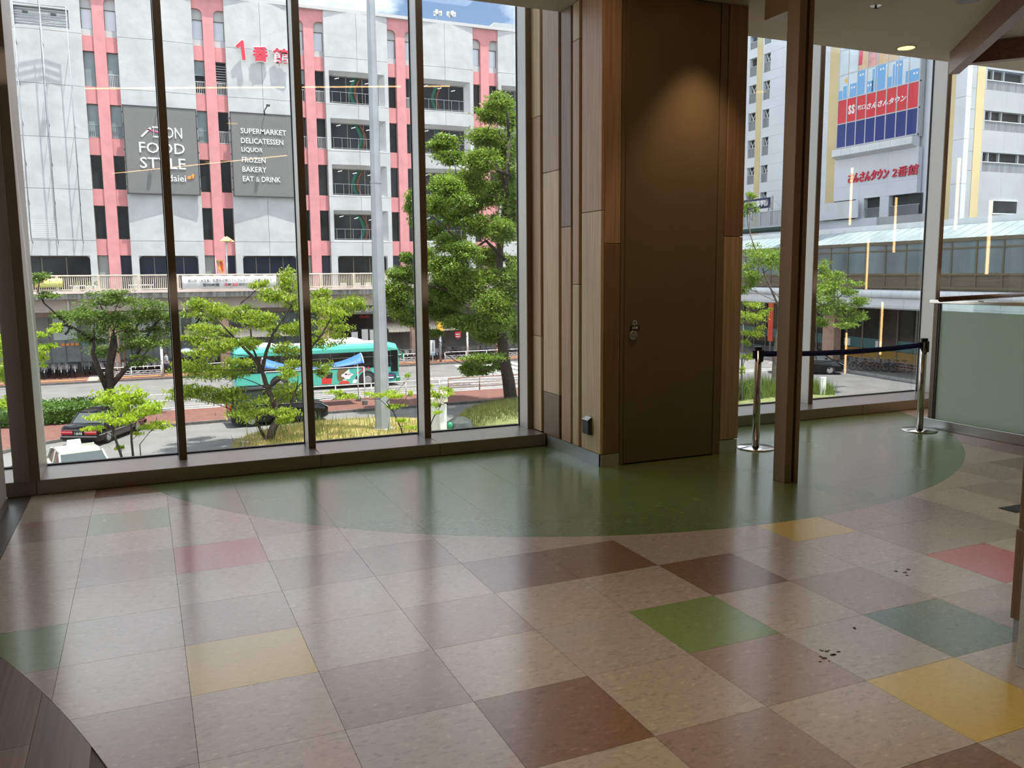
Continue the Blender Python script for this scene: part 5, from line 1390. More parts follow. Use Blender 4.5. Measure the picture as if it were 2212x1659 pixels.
MB().tube([(sg[0], 41.4, G + KH), (sg[0], 41.4, G + .75)], .02, 5).build('stake', 'galvanised', e); MB().obox((sg[0], 41.38, G + .78), (.16, 0, 0), (0, .015, 0), (0, 0, .14)).build('plate', 'poster_white', e); MB().obox((sg[0], 41.36, G + .76), (.12, 0, 0), (0, .01, 0), (0, 0, .04)).build('print', 'poster_blue', e)

# ---------------------------------------------------------------- bicycles
def torus(mb, c, r, t, n=16, m=4):
    vs = [];
    for i in range(n):
        a = 2 * math.pi * i / n
        for j in range(m):
            b = 2 * math.pi * j / m; rr = r + t * math.cos(b)
            vs.append((c[0] + rr * math.cos(a), c[1] + t * math.sin(b), c[2] + rr * math.sin(a)))
    fs = [(i * m + j, ((i + 1) % n) * m + j, ((i + 1) % n) * m + (j + 1) % m, i * m + (j + 1) % m) for i in range(n) for j in range(m)]
    return mb.add(vs, fs, True)
def bicycle(paint):
    e = empty('bicycle', (0, 0, 0), cat='bicycle')
    for x in (-.53, .53):
        w = torus(MB(), (x, 0, .33), .31, .022)
        for i in range(6):
            a = math.pi * i / 6; w.bar((x - .3 * math.cos(a), 0, .33 - .3 * math.sin(a)), (x + .3 * math.cos(a), 0, .33 + .3 * math.sin(a)), .008)
        w.build('wheel', 'rubber', e)
        MB().solid([[(x + .36 * math.cos(a), -.03, .33 + .36 * math.sin(a)), (x + .36 * math.cos(a), .03, .33 + .36 * math.sin(a))] for a in np.linspace(.5, 2.9, 8)], (0, 0, .006)).build('mudguard', 'bike_silver', e)
    f = MB()
    for a, b in (((-.53, 0, .33), (-.10, 0, .30)), ((-.10, 0, .30), (-.22, 0, .80)), ((-.10, 0, .30), (.36, 0, .62)), ((-.16, 0, .50), (.37, 0, .70)), ((-.53, 0, .33), (-.18, 0, .62)), ((.53, 0, .33), (.34, 0, .98)), ((-.1, .0, .30), (-.02, .1, .16)), ((-.1, 0, .3), (-.18, -.1, .44))):
        f.tube([a, b], .018, 5)
    f.build('frame', paint, e)
    MB().tube([(.24, -.27, .98), (.36, -.16, 1.04), (.34, 0, 1.0), (.36, .16, 1.04), (.24, .27, .98)], .014, 5).build('handlebar', 'bike_silver', e)
    MB().loft([[(x, -w, z), (x, w, z), (x, w * .7, z + .06), (x, -w * .7, z + .06)] for x, w, z in ((-.36, .10, .82), (-.24, .10, .84), (-.08, .04, .84), (-.04, .02, .83))]).build('saddle', 'black_plastic', e)
    k = MB()
    for z in (.72, .80, .88, .96): k.tube([(.44, -.14, z), (.72, -.16, z), (.72, .16, z), (.44, .14, z), (.44, -.14, z)], .008, 4)
    for x, y in ((.44, -.14), (.72, -.16), (.72, .16), (.44, .14), (.58, -.15), (.58, .15), (.72, 0), (.44, 0)): k.bar((x, y, .72), (x, y, .97), .010)
    k.build('basket', 'bike_silver', e)
    r = MB().box(-.72, -.07, .70, -.30, .07, .715); r.tube([(-.53, 0, .34), (-.6, 0, .70)], .010, 4); r.build('carrier', 'bike_silver', e)
    return e
protos = [bicycle(p) for p in ('bike_black', 'bike_red', 'bike_blue', 'bike_silver')]
used = [False] * 4
def park(x, y, z, rz, label, group):
    k = rng.randrange(4)
    if not used[k]: b = protos[k]; used[k] = True
    else: b = copy_tree(protos[k])
    b.location = (x, y, z); b.rotation_euler = (rng.uniform(-.06, .06), 0, rz); tag(b, label, 'bicycle', group)
for i in range(27):
    if 8 <= i <= 9: continue
    park(-8.0 + i * .40 + rng.uniform(-.06, .06), 67.2 + rng.uniform(-.15, .15), G + KH, math.radians(-90 + rng.uniform(-12, 12)), 'bicycle in the shaded row under the left end of the deck', 'bicycles under the left deck')
for i in range(22):
    if 9 <= i <= 11: continue
    park(-8.2 + i * .46 + rng.uniform(-.06, .06), 65.6 + rng.uniform(-.15, .15), G + KH, math.radians(-90 + rng.uniform(-12, 12)), 'bicycle in the front row under the left end of the deck', 'bicycles in the front row')
for i in range(7): park(5.0 + i * .55, 67.0, G + KH, math.radians(-90 + rng.uniform(-12, 12)), 'bicycle in the row behind the rear of the bus', 'bicycles behind the bus')
for i in range(9): park(20.4 + i * .42, 65.2 + rng.uniform(-.2, .2), G + KH, math.radians(-90 + rng.uniform(-15, 15)), 'bicycle under the striped awning ahead of the bus', 'bicycles under the awning')
for i in range(16): park(25.0 + i * .45, 66.2 + rng.uniform(-.2, .2), G + KH, math.radians(-90 + rng.uniform(-15, 15)), 'bicycle in the shaded row behind the big tree', 'bicycles behind the big tree')
for px, py in ((1850, 803), (1868, 804), (1890, 805), (1905, 806), (1922, 807), (1940, 808)):
    p = onz(px, py, G + .1); park(p[0] + .6, p[1] + .3, G + .15, math.radians(150 + rng.uniform(-15, 15)), 'bicycle in the rack below the glazed footbridge', 'bicycles below the footbridge')
for px, mt, lb in ((402, 'umbrella', 'pale blue parasol'), (433, 'umbrella_pink', 'pale pink parasol')):
    c_ = ony(px, 757, 65.2); e = empty('parasol', (c_[0], 65.2, G), label=lb + ' open over the bicycles at the pavement edge', cat='parasol')
    MB().lathe([(.62, -.02), (.5, .14), (.28, .26), (.0, .32)], (c_[0], 65.2, c_[2] - .1), 10).build('canopy', mt, e); MB().tube([(c_[0], 65.2, G + KH), (c_[0], 65.2, c_[2] + .2)], .015, 5).build('stick', 'bike_silver', e)

# ---------------------------------------------------------------- the walking person on the far pavement
pp = onz(360, 806, G + KH)
PX_, PY_ = pp[0], 64.0
pe = empty('person', (PX_, PY_, G + KH), label='person in pale grey top and dark trousers walking beside the cream pole', cat='person')
def skin_body(name, verts, edges, radii, mat, par, loc):
    me = bpy.data.meshes.new(name); me.from_pydata(verts, edges, []); me.materials.append(M[mat])
    ob = bpy.data.objects.new(name, me); link(ob, par)
    md = ob.modifiers.new('skin', 'SKIN')
    for v, r in zip(me.skin_vertices[0].data, radii): v.radius = (r, r)
    me.skin_vertices[0].data[0].use_root = True
    s = ob.modifiers.new('sub', 'SUBSURF'); s.levels = 1; s.render_levels = 1
    return ob
bv = [(0, 0, .90), (0, 0, 1.12), (.01, 0, 1.36), (.02, 0, 1.46), (.03, 0, 1.56), (.03, 0, 1.66),
      (0, -.09, .86), (.14, -.10, .48), (.02, -.10, .08), (.15, -.10, .03), (0, .09, .86), (-.10, .10, .48), (-.34, .10, .12), (-.24, .10, .03),
      (.01, -.19, 1.38), (.06, -.24, 1.12), (.22, -.22, .94), (.28, -.21, .88), (.01, .19, 1.38), (-.06, .24, 1.12), (.02, .24, .88), (.05, .23, .81)]
be = [(0, 1), (1, 2), (2, 3), (3, 4), (4, 5), (0, 6), (6, 7), (7, 8), (8, 9), (0, 10), (10, 11), (11, 12), (12, 13), (2, 14), (14, 15), (15, 16), (16, 17), (2, 18), (18, 19), (19, 20), (20, 21)]
br = [.15, .13, .15, .055, .095, .09, .10, .065, .045, .04, .10, .065, .045, .04, .06, .048, .036, .034, .06, .048, .036, .034]
skin_body('body', bv, be, br, 'skin', pe, None)
def shell(name, rings, mat):
    MB().loft([[(PX_ + cx + rx * math.cos(a), PY_ + cy + ry * math.sin(a), G + KH + z) for a in np.linspace(0, 2 * math.pi, 13)[:-1]] for cx, cy, rx, ry, z in rings], cap=False).build(name, mat, pe)
shell('top', [(0, 0, .17, .20, .86), (0, 0, .155, .19, 1.05), (.01, 0, .15, .20, 1.25), (.01, 0, .13, .21, 1.40), (.02, 0, .07, .09, 1.47)], 'cloth_grey')
shell('sleeve', [(.01, -.19, .07, .07, 1.41), (.04, -.22, .065, .065, 1.25), (.07, -.245, .06, .06, 1.10)], 'cloth_grey'); shell('sleeve', [(.01, .19, .07, .07, 1.41), (-.03, .22, .065, .065, 1.25), (-.05, .245, .06, .06, 1.10)], 'cloth_grey')
shell('trouser_leg', [(0, -.08, .12, .11, .92), (.07, -.095, .10, .09, .68), (.14, -.10, .085, .08, .48), (.03, -.10, .075, .07, .14)], 'cloth_dark'); shell('trouser_leg', [(0, .08, .12, .11, .92), (-.05, .095, .10, .09, .68), (-.10, .10, .085, .08, .48), (-.32, .10, .075, .07, .16)], 'cloth_dark')
shell('hair', [(.01, 0, .105, .105, 1.60), (.0, 0, .115, .115, 1.68), (.01, 0, .085, .085, 1.76), (.01, 0, .01, .01, 1.79)], 'hair')

# ================================================================ TREES AND SHRUBS
def leaves_mesh(name, C_, size, mat, par, droop=.5, aspect=.42, up=.6):
    """one mesh of pointed leaves around the given centres"""
    n = len(C_); yaw = nrg.uniform(0, 2 * math.pi, n); tilt = nrg.normal(-droop, .45, n)
    ln = size * nrg.uniform(.65, 1.3, n); wd = ln * aspect
    d = np.stack([np.cos(yaw) * np.cos(tilt), np.sin(yaw) * np.cos(tilt), np.sin(tilt)], 1)
    s = np.stack([-np.sin(yaw), np.cos(yaw), np.zeros(n)], 1)
    roll = nrg.normal(0, .7, n)[:, None]; u = np.cross(d, s); s2 = s * np.cos(roll) + u * np.sin(roll)
    b = C_ - d * ln[:, None] * .5; t = C_ + d * ln[:, None] * .5; m = C_ - d * ln[:, None] * .08
    V = np.stack([b, m + s2 * wd[:, None] * .5, t, m - s2 * wd[:, None] * .5], 1).reshape(-1, 3)
    o = np.array(org(par)); V = V - o
    me = bpy.data.meshes.new(name)
    me.vertices.add(4 * n); me.vertices.foreach_set('co', V.ravel())
    me.loops.add(4 * n); me.loops.foreach_set('vertex_index', np.arange(4 * n, dtype=np.int32))
    me.polygons.add(n); me.polygons.foreach_set('loop_start', np.arange(0, 4 * n, 4, dtype=np.int32)); me.polygons.foreach_set('loop_total', np.full(n, 4, dtype=np.int32))
    me.update(calc_edges=True); me.materials.append(M[mat])
    ob = bpy.data.objects.new(name, me); link(ob, par); ob['kind'] = 'stuff'
    return ob
def blob(c, r, n, squash=.55):
    """points in leafy pads inside an ellipsoid, denser towards its upper skin"""
    c = np.array(c); r = np.array(r, float); k = max(3, int(n / 90)); out = []
    pads = nrg.normal(size=(k, 3)); pads /= np.linalg.norm(pads, axis=1)[:, None]; pads *= nrg.uniform(.35, .95, (k, 1)); pads[:, 2] = pads[:, 2] * .85 + .08
    w = nrg.integers(0, k, n); q = pads[w] + nrg.normal(size=(n, 3)) * np.array([.26, .26, .26 * squash])
    return c + q * r
def limb(mb, pts, r0, r1, n=7):
    m = len(pts); mb.tube(pts, [r0 + (r1 - r0) * i / (m - 1) for i in range(m)], n)
def curve(a, b, k=6, wob=.12, lift=.0):
    a, b = np.array(a, float), np.array(b, float); L_ = np.linalg.norm(b - a); P = []
    w = nrg.normal(size=3) * wob * L_ * .5
    for i in range(k + 1):
        t = i / k; P.append(a + (b - a) * t + w * math.sin(math.pi * t) + np.array([0, 0, lift * L_ * math.sin(math.pi * t)]))
    return P
def tree(name, label, Y, trunk, tr, clusters, mat, leaf, density, bark='bark', depth=1.6, droop=.5, branch_from=None, extra=(), aspect=.42, base=None):
    """trunk: list of (px, py) at distance Y; clusters: (px, py, rx px, ry px[, dY]) crown masses"""
    P = [ony(x, y, Y) for x, y in trunk]
    if base is not None: P = [np.array(base, float)] + P
    e = empty(name, P[0], label=label, cat='tree')
    mb = MB(); limb(mb, P, tr[0], tr[1], 9)
    allp = []; nodes = list(P[1:]) if len(P) > 2 else list(P)
    for ex in extra:
        E_ = [ony(x, y, Y + dy) for x, y, dy in ex[0]]; limb(mb, E_, ex[1], ex[2]); nodes += E_[1:]
    sc = np.linalg.norm(P[-1] - CAM) / FPX
    for cl_ in clusters:
        x, y, rx, ry = cl_[:4]; dy = cl_[4] if len(cl_) > 4 else nrg.uniform(-depth, depth)
        dm = cl_[5] if len(cl_) > 5 else 1.0
        c_ = ony(x, y, Y + dy); RX = rx * sc; RZ = ry * sc; RY = max(.6 * RX, .5 * (RX + RZ) * .8)
        n = int(3.2 * density * dm * (rx * ry) / 900.0)
        allp.append(blob(c_, (RX, RY, RZ), max(n, 20)))
        # a branch from the nearest part of the trunk to this mass, then twigs
        st = min(nodes, key=lambda p: np.linalg.norm(p - c_) + (3 if p[2] > c_[2] - .1 * RZ else 0))
        r0 = max(.012, tr[1] * .30); limb(mb, curve(st, c_, 6, .12, .03), r0, r0 * .35, 6)
        for q in range(4):
            tgt = c_ + nrg.normal(size=3) * np.array([RX, RY, RZ]) * .5; limb(mb, curve(c_ + (st - c_) * .25, tgt, 4, .15), r0 * .4, r0 * .12, 5)
    mb.build('trunk', bark, e)
    leaves_mesh('foliage', np.concatenate(allp), leaf, mat, e, droop, aspect)
    return e
# dark forked tree standing in the hedge island
tree('dark_tree', 'dark forked tree with spreading tiers rising from the hedge', 44.6,
     [(240, 905), (238, 860), (236, 838), (236, 800), (240, 765), (246, 725)], (.34, .13),
     [(205, 690, 48, 26), (215, 650, 38, 22), (262, 645, 28, 20), (320, 672, 48, 28), (345, 690, 40, 24), (200, 728, 38, 22), (225, 758, 34, 18), (285, 745, 42, 26), (330, 740, 40, 20), (250, 700, 30, 22), (88, 600, 20, 22, 0), (92, 640, 24, 12, 0), (140, 685, 32, 14, 0), (300, 780, 30, 14), (175, 672, 22, 14, 0), (345, 715, 26, 16), (275, 710, 26, 18)],
     'leaf_deep', .16, 420, 'bark', 1.5, .35,
     extra=[([(236, 838, 0), (262, 808, .1), (290, 775, .2), (325, 715, .3), (345, 690, .3)], .17, .04), ([(234, 845, 0), (212, 795, -.3), (200, 762, -.4), (205, 735, -.3)], .17, .08), ([(205, 738, 0), (170, 715, 0), (140, 695, 0), (95, 655, 0), (82, 630, 0)], .08, .025), ([(240, 790, 0), (249, 745, 0), (247, 720, .2)], .14, .10)])
# bright tree in the middle
tree('bright_tree', 'bright green tree in the dry grass before the bus and black van', 33.2,
     [(581, 962), (588, 930), (600, 905), (592, 870), (578, 840), (566, 800)], (.21, .09),
     [(630, 620, 30, 42), (600, 640, 34, 24), (560, 690, 40, 24), (520, 680, 34, 22), (470, 680, 40, 26), (430, 665, 34, 22), (432, 712, 30, 22), (480, 720, 34, 20), (455, 755, 42, 24), (420, 795, 44, 26), (480, 810, 44, 26), (400, 850, 44, 22), (450, 850, 40, 26), (520, 790, 34, 24), (500, 860, 38, 24), (545, 890, 48, 26), (585, 860, 40, 24), (625, 840, 36, 30), (640, 800, 32, 24), (620, 760, 34, 24), (600, 715, 32, 22), (650, 710, 34, 26), (700, 670, 44, 26), (745, 660, 40, 26), (770, 655, 30, 20), (720, 705, 38, 22), (700, 735, 40, 24), (690, 640, 26, 20), (640, 660, 34, 28), (510, 740, 30, 20), (620, 900, 30, 20), (560, 620, 22, 18), (700, 800, 22, 26), (745, 858, 26, 12), (420, 730, 26, 18), (545, 745, 26, 18)],
     'leaf_bright', .165, 290, 'bark', 1.9, .75,
     extra=[([(581, 962, .1), (566, 935, .5), (552, 905, .8)], .10, .05), ([(595, 920, 0), (625, 885, -.4), (640, 840, -.5)], .10, .04), ([(566, 800, 0), (545, 770, 0), (510, 735, .2), (478, 700, .2)], .09, .03), ([(566, 800, 0), (575, 760, 0), (590, 720, -.1), (630, 660, -.2), (632, 610, -.2)], .09, .02), ([(578, 840, 0), (640, 790, -.4), (690, 730, -.5), (720, 680, -.5)], .08, .025), ([(566, 800, 0), (545, 750, .1), (540, 700, .1), (520, 655, .1)], .06, .015)], aspect=.36)
# small lime tree close to the sill, left
tree('lime_sapling', 'lime green young tree in front of the black taxi', 24.5,
     [(262, 1010), (262, 985), (250, 950), (243, 915)], (.055, .03),
     [(258, 858, 44, 22), (290, 862, 34, 20), (235, 878, 34, 18), (280, 890, 44, 20), (312, 885, 30, 20), (225, 905, 40, 16), (250, 912, 34, 16), (205, 925, 22, 12), (335, 928, 32, 12), (345, 912, 26, 9), (300, 935, 14, 7), (262, 968, 12, 7), (300, 848, 18, 12), (325, 895, 22, 10)],
     'leaf_lime', .145, 165, 'bark', .5, .8,
     extra=[([(290, 1010, .1), (284, 950, .1), (283, 905, .1), (278, 870, .1)], .045, .015), ([(305, 1000, .1), (302, 960, .1), (322, 935, .1)], .02, .01), ([(250, 950, 0), (238, 915, 0), (235, 885, 0)], .03, .012)], base=(onz(262, 1010, G)[0] - .6, 24.5, G), aspect=.34)
tree('lime_sapling', 'lime green young tree at the left edge beyond the pier', 26,
     [(40, 1000), (50, 900), (60, 800)], (.07, .04),
     [(95, 720, 26, 14), (100, 745, 24, 14), (90, 765, 20, 14), (120, 705, 18, 8), (88, 785, 12, 10), (6, 760, 22, 40), (5, 820, 20, 30), (40, 790, 30, 30), (4, 870, 18, 20)],
     'leaf_lime', .145, 190, 'bark', .4, .8, base=(onz(40, 1000, G)[0] - 1.2, 26, G), aspect=.34)
tree('lime_shrub', 'bright young shrub rising against the grey mast', 24.5,
     [(876, 970), (866, 925), (850, 890), (835, 868)], (.035, .015),
     [(828, 850, 30, 14), (845, 862, 26, 14), (805, 852, 18, 9), (872, 908, 20, 12), (885, 925, 26, 12), (860, 880, 18, 10), (843, 878, 14, 8), (890, 845, 8, 18), (884, 815, 8, 12), (720, 845, 20, 10, .4), (750, 858, 24, 9, .4)],
     'leaf_lime', .125, 185, 'bark', .3, .8, base=(onz(880, 990, G)[0] - .4, 24.5, G), aspect=.34,
     extra=[([(850, 890, 0), (820, 862, .1), (780, 862, .3), (735, 850, .4)], .014, .006)])
tree('lime_shrub', 'bright young shrub leaning in front of the white cabinet', 24.5,
     [(912, 970), (935, 905), (950, 880)], (.035, .012),
     [(945, 848, 18, 16), (960, 842, 20, 10), (938, 870, 16, 14), (965, 852, 14, 8), (930, 838, 12, 8), (945, 892, 16, 8)],
     'leaf_lime', .125, 220, 'bark', .3, .8, base=(onz(905, 990, G)[0] - .3, 24.5, G), aspect=.34)
# big camphor on the right of the left window
tree('camphor_tree', 'large dense green tree beside the boarded wall', 38.3,
     [(1106, 885), (1098, 820), (1088, 770), (1082, 700), (1078, 620), (1080, 540), (1092, 430), (1100, 300)], (.40, .09),
     [(1078, 225, 26, 26), (1060, 250, 30, 24), (1095, 260, 30, 30), (1050, 300, 36, 28), (1085, 330, 36, 36), (1040, 350, 38, 30), (960, 310, 30, 20), (975, 345, 34, 20), (945, 325, 20, 16), (1010, 400, 44, 32), (960, 400, 38, 24), (1070, 420, 40, 34), (940, 445, 34, 26), (985, 470, 40, 26), (1040, 490, 44, 30), (1085, 500, 30, 30), (935, 500, 28, 24), (970, 530, 34, 26), (1005, 545, 34, 24), (1060, 560, 38, 28), (1040, 600, 42, 26), (1090, 600, 26, 30), (960, 580, 38, 30), (950, 630, 34, 30), (985, 640, 38, 30), (960, 680, 42, 26), (1000, 700, 40, 20), (1060, 660, 38, 34), (1030, 700, 40, 26), (1085, 690, 28, 34), (1060, 730, 38, 22), (940, 720, 24, 14), (1040, 800, 32, 14), (1015, 795, 22, 18), (1045, 775, 40, 14), (1080, 790, 20, 12), (870, 595, 30, 26, .6), (862, 640, 34, 36, .6), (880, 680, 34, 26, .6), (890, 440, 16, 30, .6), (900, 480, 14, 20, .6), (880, 560, 16, 16, .6), (1130, 450, 50, 60), (1150, 600, 50, 60), (1150, 320, 40, 60), (1140, 720, 44, 40), (900, 690, 20, 30, .6), (925, 560, 24, 26), (1020, 440, 30, 26), (1015, 620, 34, 30), (985, 600, 34, 26), (1085, 640, 30, 26), (930, 660, 26, 30), (985, 430, 30, 22), (1095, 380, 26, 30)],
     'leaf_camphor', .15, 1150, 'bark', 2.4, .45,
     extra=[([(1105, 380, 0), (1060, 362, -.4), (1010, 370, -.6), (985, 375, -.6)], .10, .03), ([(1100, 300, 0), (1095, 235, 0), (1085, 200, .1), (1072, 193, .1)], .10, .03), ([(1090, 560, 0), (1050, 520, -.8), (1010, 545, -1)], .12, .03), ([(1085, 640, 0), (1010, 640, -.5), (940, 620, 0), (880, 610, .6)], .13, .03), ([(1085, 770, 0), (1055, 800, -.8), (1030, 800, -1)], .06, .02), ([(1100, 430, 0), (1080, 370, .3), (1060, 330, .3), (1050, 290, .3)], .10, .03)], aspect=.46)
# right-hand window: leaning tree whose crown passes behind the post
tree('leaning_tree', 'leaning tree by the footbridge, its crown split by the brown post', 34.6,
     [(1652, 868), (1664, 845), (1672, 815), (1674, 770), (1680, 720), (1700, 660), (1722, 620)], (.17, .10),
     [(1635, 545, 34, 20), (1655, 560, 34, 22), (1625, 590, 28, 26), (1615, 620, 24, 20), (1700, 560, 40, 30), (1730, 590, 40, 30), (1780, 585, 26, 22), (1800, 605, 30, 22), (1830, 625, 30, 22), (1790, 640, 34, 24), (1845, 655, 28, 22), (1800, 670, 38, 22), (1845, 685, 30, 20), (1780, 695, 28, 16), (1825, 705, 34, 12), (1862, 690, 16, 14), (1620, 450, 16, 22), (1618, 425, 14, 12), (1750, 650, 36, 34), (1770, 620, 26, 26)],
     'leaf_camphor', .15, 420, 'bark_grey', 1.2, .45,
     extra=[([(1690, 680, 0), (1650, 590, .2), (1640, 555, .2)], .07, .02), ([(1722, 620, 0), (1775, 660, 0), (1810, 645, 0)], .07, .02)], aspect=.46)
tree('maple_tree', 'light green young tree left of the left-hand stanchion', 33.4,
     [(1604, 880), (1602, 800), (1606, 700)], (.07, .04),
     [(1625, 660, 26, 16), (1640, 675, 26, 14), (1620, 690, 28, 22), (1625, 718, 26, 20), (1612, 770, 12, 14), (1608, 745, 14, 14), (1606, 800, 10, 14), (1662, 672, 12, 6)],
     'leaf_bright', .15, 330, 'bark_grey', .4, .6, aspect=.4)
# clipped hedge on the island
hd = empty('clipped_hedge', (-5, 44, G), label='clipped dark green hedge behind the black taxi', cat='hedge')
MB().bbox(-9.5, 42.9, G + KH, -.9, 44.9, G + 1.0, .2).build('inner_twigs', 'leaf_hedge', hd)
n = 26000; hp = np.stack([nrg.uniform(-9.7, -.7, n), nrg.uniform(42.6, 45.1, n), nrg.uniform(G + .2, G + 1.22, n)], 1)
keep = (hp[:, 1] < 43.0) | (hp[:, 2] > G + .95) | (hp[:, 0] > -1.1); leaves_mesh('foliage', hp[keep], .13, 'leaf_hedge', hd, .1, .5)
sh = empty('low_shrub', (32.5, 34.4, G), label='low dark shrub at the foot of the leaning tree', cat='shrub')
leaves_mesh('foliage', np.concatenate([blob((32.6, 34.3, G + .5), (1.2, .8, .55), 1400), blob((34.6, 35.6, G + .5), (1.3, .8, .5), 1400)]), .13, 'leaf_hedge', sh, .2, .5)
MB().tube([(32.6, 34.3, G), (32.6, 34.3, G + .5)], .04, 5).tube([(34.6, 35.6, G), (34.6, 35.6, G + .5)], .04, 5).build('stems', 'bark', sh)

# ================================================================ RIGHT: the tower with the sign panels
TX = 64.0
tw = empty('tower_building', (70, 60, G), label='pale grey tower block with yellow stripes seen through the right window', cat='building')
MB().box(TX + .5, 43.5, G, 90, 90, 60).build('core', 'tower_white', tw)
MB().box(58.5, 41.5, G, 90, 43.2, 60).build('core', 'tower_white', tw)
def slabx(name, ya, yb, za, zb, mat, o=0.0, d=.5, par=None): return MB().box(TX - o, min(ya, yb), za, TX - o + d, max(ya, yb), zb).build(name, mat, par or tw)
# wall panels of the long face, leaving the open balconies free
ROWA = [(27.48, 26.1), (25.11, 23.17), (22.23, 20.28), (19.24, 17.31), (16.28, 14.35), (13.29, 11.45), (10.39, 8.4)]
edges = [84, 73.55, 72.35, 72.27, 71.42, 71.18, 70.12, 61.3]
zs_ = [30.4]
for t, b in ROWA: zs_ += [t, b]
zs_ += [5.0]
for i in range(len(zs_) - 1):
    zt, zb = zs_[i], zs_[i + 1]; op = i % 2 == 1
    if op:
        for ya, yb in ((80, 73.55), (72.35, 72.27), (71.42, 71.18), (70.12, 66), (66, 61.3)): slabx('wall_panel', ya - .006, yb + .006, zb + .006, zt - .006, 'tower_white')
    else:
        for ya, yb in ((80, 72.27), (71.42, 66), (66, 61.3)): slabx('wall_panel', ya - .006, yb + .006, zb + .006, zt - .006, 'tower_white')
slabx('yellow_stripe', 72.27, 71.42, 5, 60, 'tower_yellow', .03)
slabx('wall_panel', 84, 61.3, 30.4, 60, 'tower_white')
for r, (t, b) in enumerate(ROWA):
    for ya, yb in ((73.55, 72.35), (71.18, 70.12)):
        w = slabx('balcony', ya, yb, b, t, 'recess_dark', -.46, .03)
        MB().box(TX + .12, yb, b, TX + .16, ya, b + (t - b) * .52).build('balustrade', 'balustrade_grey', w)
        MB().box(TX + .08, yb, b + (t - b) * .52, TX + .18, ya, b + (t - b) * .52 + .06).build('top_rail', 'handrail_silver', w)
        if r >= 2 or (r >= 1 and ya < 72):
            MB().bar((TX + .3, ya - .15, t), (TX + .3, yb + .1, b + .2), .09, .09).build('brace', 'rail_white', w); MB().bar((TX + .3, yb + .2, t), (TX + .3, ya - .3, b + (t - b) * .5), .07, .07).build('brace', 'rail_white', w)
# sign bay: yellow edge, curtain of coloured panels, tiled ledge, letters
slabx('yellow_stripe', 61.3, 60.1, 5.0, 60, 'tower_yellow', .05)
YS = [59.88 - i * (59.88 - 50.42) / 8 for i in range(9)]
RZ = [13.58, 15.86, 18.12, 20.45, 22.75, 25.0]
sgn = empty('panel_sign', (TX - .3, 55, 13.5), label='large curtain of red, blue and pale sign panels high on the tower', cat='sign panels')
for c_ in range(8):
    for r in range(5):
        mt = ('panel_blue', 'panel_red', 'panel_pale', 'panel_pale', 'panel_pale')[r]
        if r == 3: mt = ('panel_pale', 'panel_pale', 'panel_peach', 'panel_rose', 'panel_peach', 'panel_peach', 'panel_pale', 'panel_pale')[c_]
        if r == 4: mt = ('panel_pale', 'panel_rose', 'panel_rose', 'panel_peach', 'panel_peach', 'panel_rose', 'panel_pale', 'panel_pale')[c_]
        MB().box(TX - .20, YS[c_ + 1] + .05, RZ[r] + .05, TX - .14, YS[c_] - .05, RZ[r + 1] - .05).build('sign_panel', mt, sgn)
fr_ = MB()
for y in YS: MB().box(TX - .24, y - .05, 13.5, TX - .02, y + .05, 25).build('frame_bar', 'panel_frame', sgn)
for z in RZ: MB().box(TX - .235, 50.37, z - .05, TX - .02, 59.93, z + .05).build('frame_bar', 'panel_frame', sgn)
MB().box(TX - .02, 50.3, 13.4, TX + .3, 60.1, 25).build('backing', 'tower_grey', sgn)
PSx = fx(TX - .205)
def col(u): return lambda: None
city = [(0, .45, 18.2, 19.0), (.55, 1.0, 18.2, 19.35), (1.4, 2.2, 18.2, 19.4), (2.28, 3.2, 18.2, 20.35), (3.4, 4.2, 18.2, 19.2), (4.1, 4.35, 18.2, 20.2), (4.45, 5.6, 18.2, 20.55 - .2), (5.9, 6.35, 18.2, 19.1), (6.45, 6.65, 18.2, 20.1), (6.75, 7.5, 18.2, 20.3), (7.9, 9.35, 18.2, 19.2)]
for i, (a, b, z0, z1) in enumerate(city):
    y1, y0 = 59.83 - a, 59.83 - b
    MB().box(TX - .215, y0, z0, TX - .20, y1, z1).build('skyline_print', 'panel_city', sgn)
    for q in range(2):
        if b - a > .6: MB().box(TX - .222, y0 + .15 + q * .3, z1 - .45, TX - .214, y0 + .33 + q * .3, z1 - .27).build('skyline_print', 'letter_white', sgn)
st = [(TX - .21, 58.9 + (.34 if k % 2 == 0 else .15) * math.sin(k * math.pi / 5), 19.85 + (.34 if k % 2 == 0 else .15) * math.cos(k * math.pi / 5)) for k in range(10)]
MB().prism(st, (-.012, 0, 0)).build('star_print', 'panel_star', sgn)
MB().prism([(TX - .21, 57.45, 20.9), (TX - .21, 57.05, 20.9), (TX - .21, 56.95, 23.4), (TX - .21, 57.35, 23.4)], (-.012, 0, 0)).build('figure_print', 'panel_crimson', sgn)
for du in (0, .42):
    MB().text('S', (-58.52 + du, -58.52 + du + .38, 16.58, 17.45), PSx, .02, .05).build('lettering', 'letter_white', sgn)
MB().text('塚口', (-57.38, -56.42, 16.78, 17.22), PSx, .02, .012, res=1).build('lettering', 'letter_white', sgn)
MB().text('さんさんタウン', (-56.25, -51.75, 16.66, 17.22), PSx, .02, .035, shear=.22).build('lettering', 'letter_white', sgn)
for i in range(8): MB().prism([(TX - .25, YS[i] - .01, 13.48), (TX - .75, YS[i] - .01, 13.4), (TX - .78, YS[i] - .01, 12.75), (TX - .1, YS[i] - .01, 12.45), (TX + .2, YS[i] - .01, 12.5), (TX + .2, YS[i] - .01, 13.48)], (0, -(YS[i] - YS[i + 1]) + .02, 0)).build('ledge_tile', 'clad_white', tw)
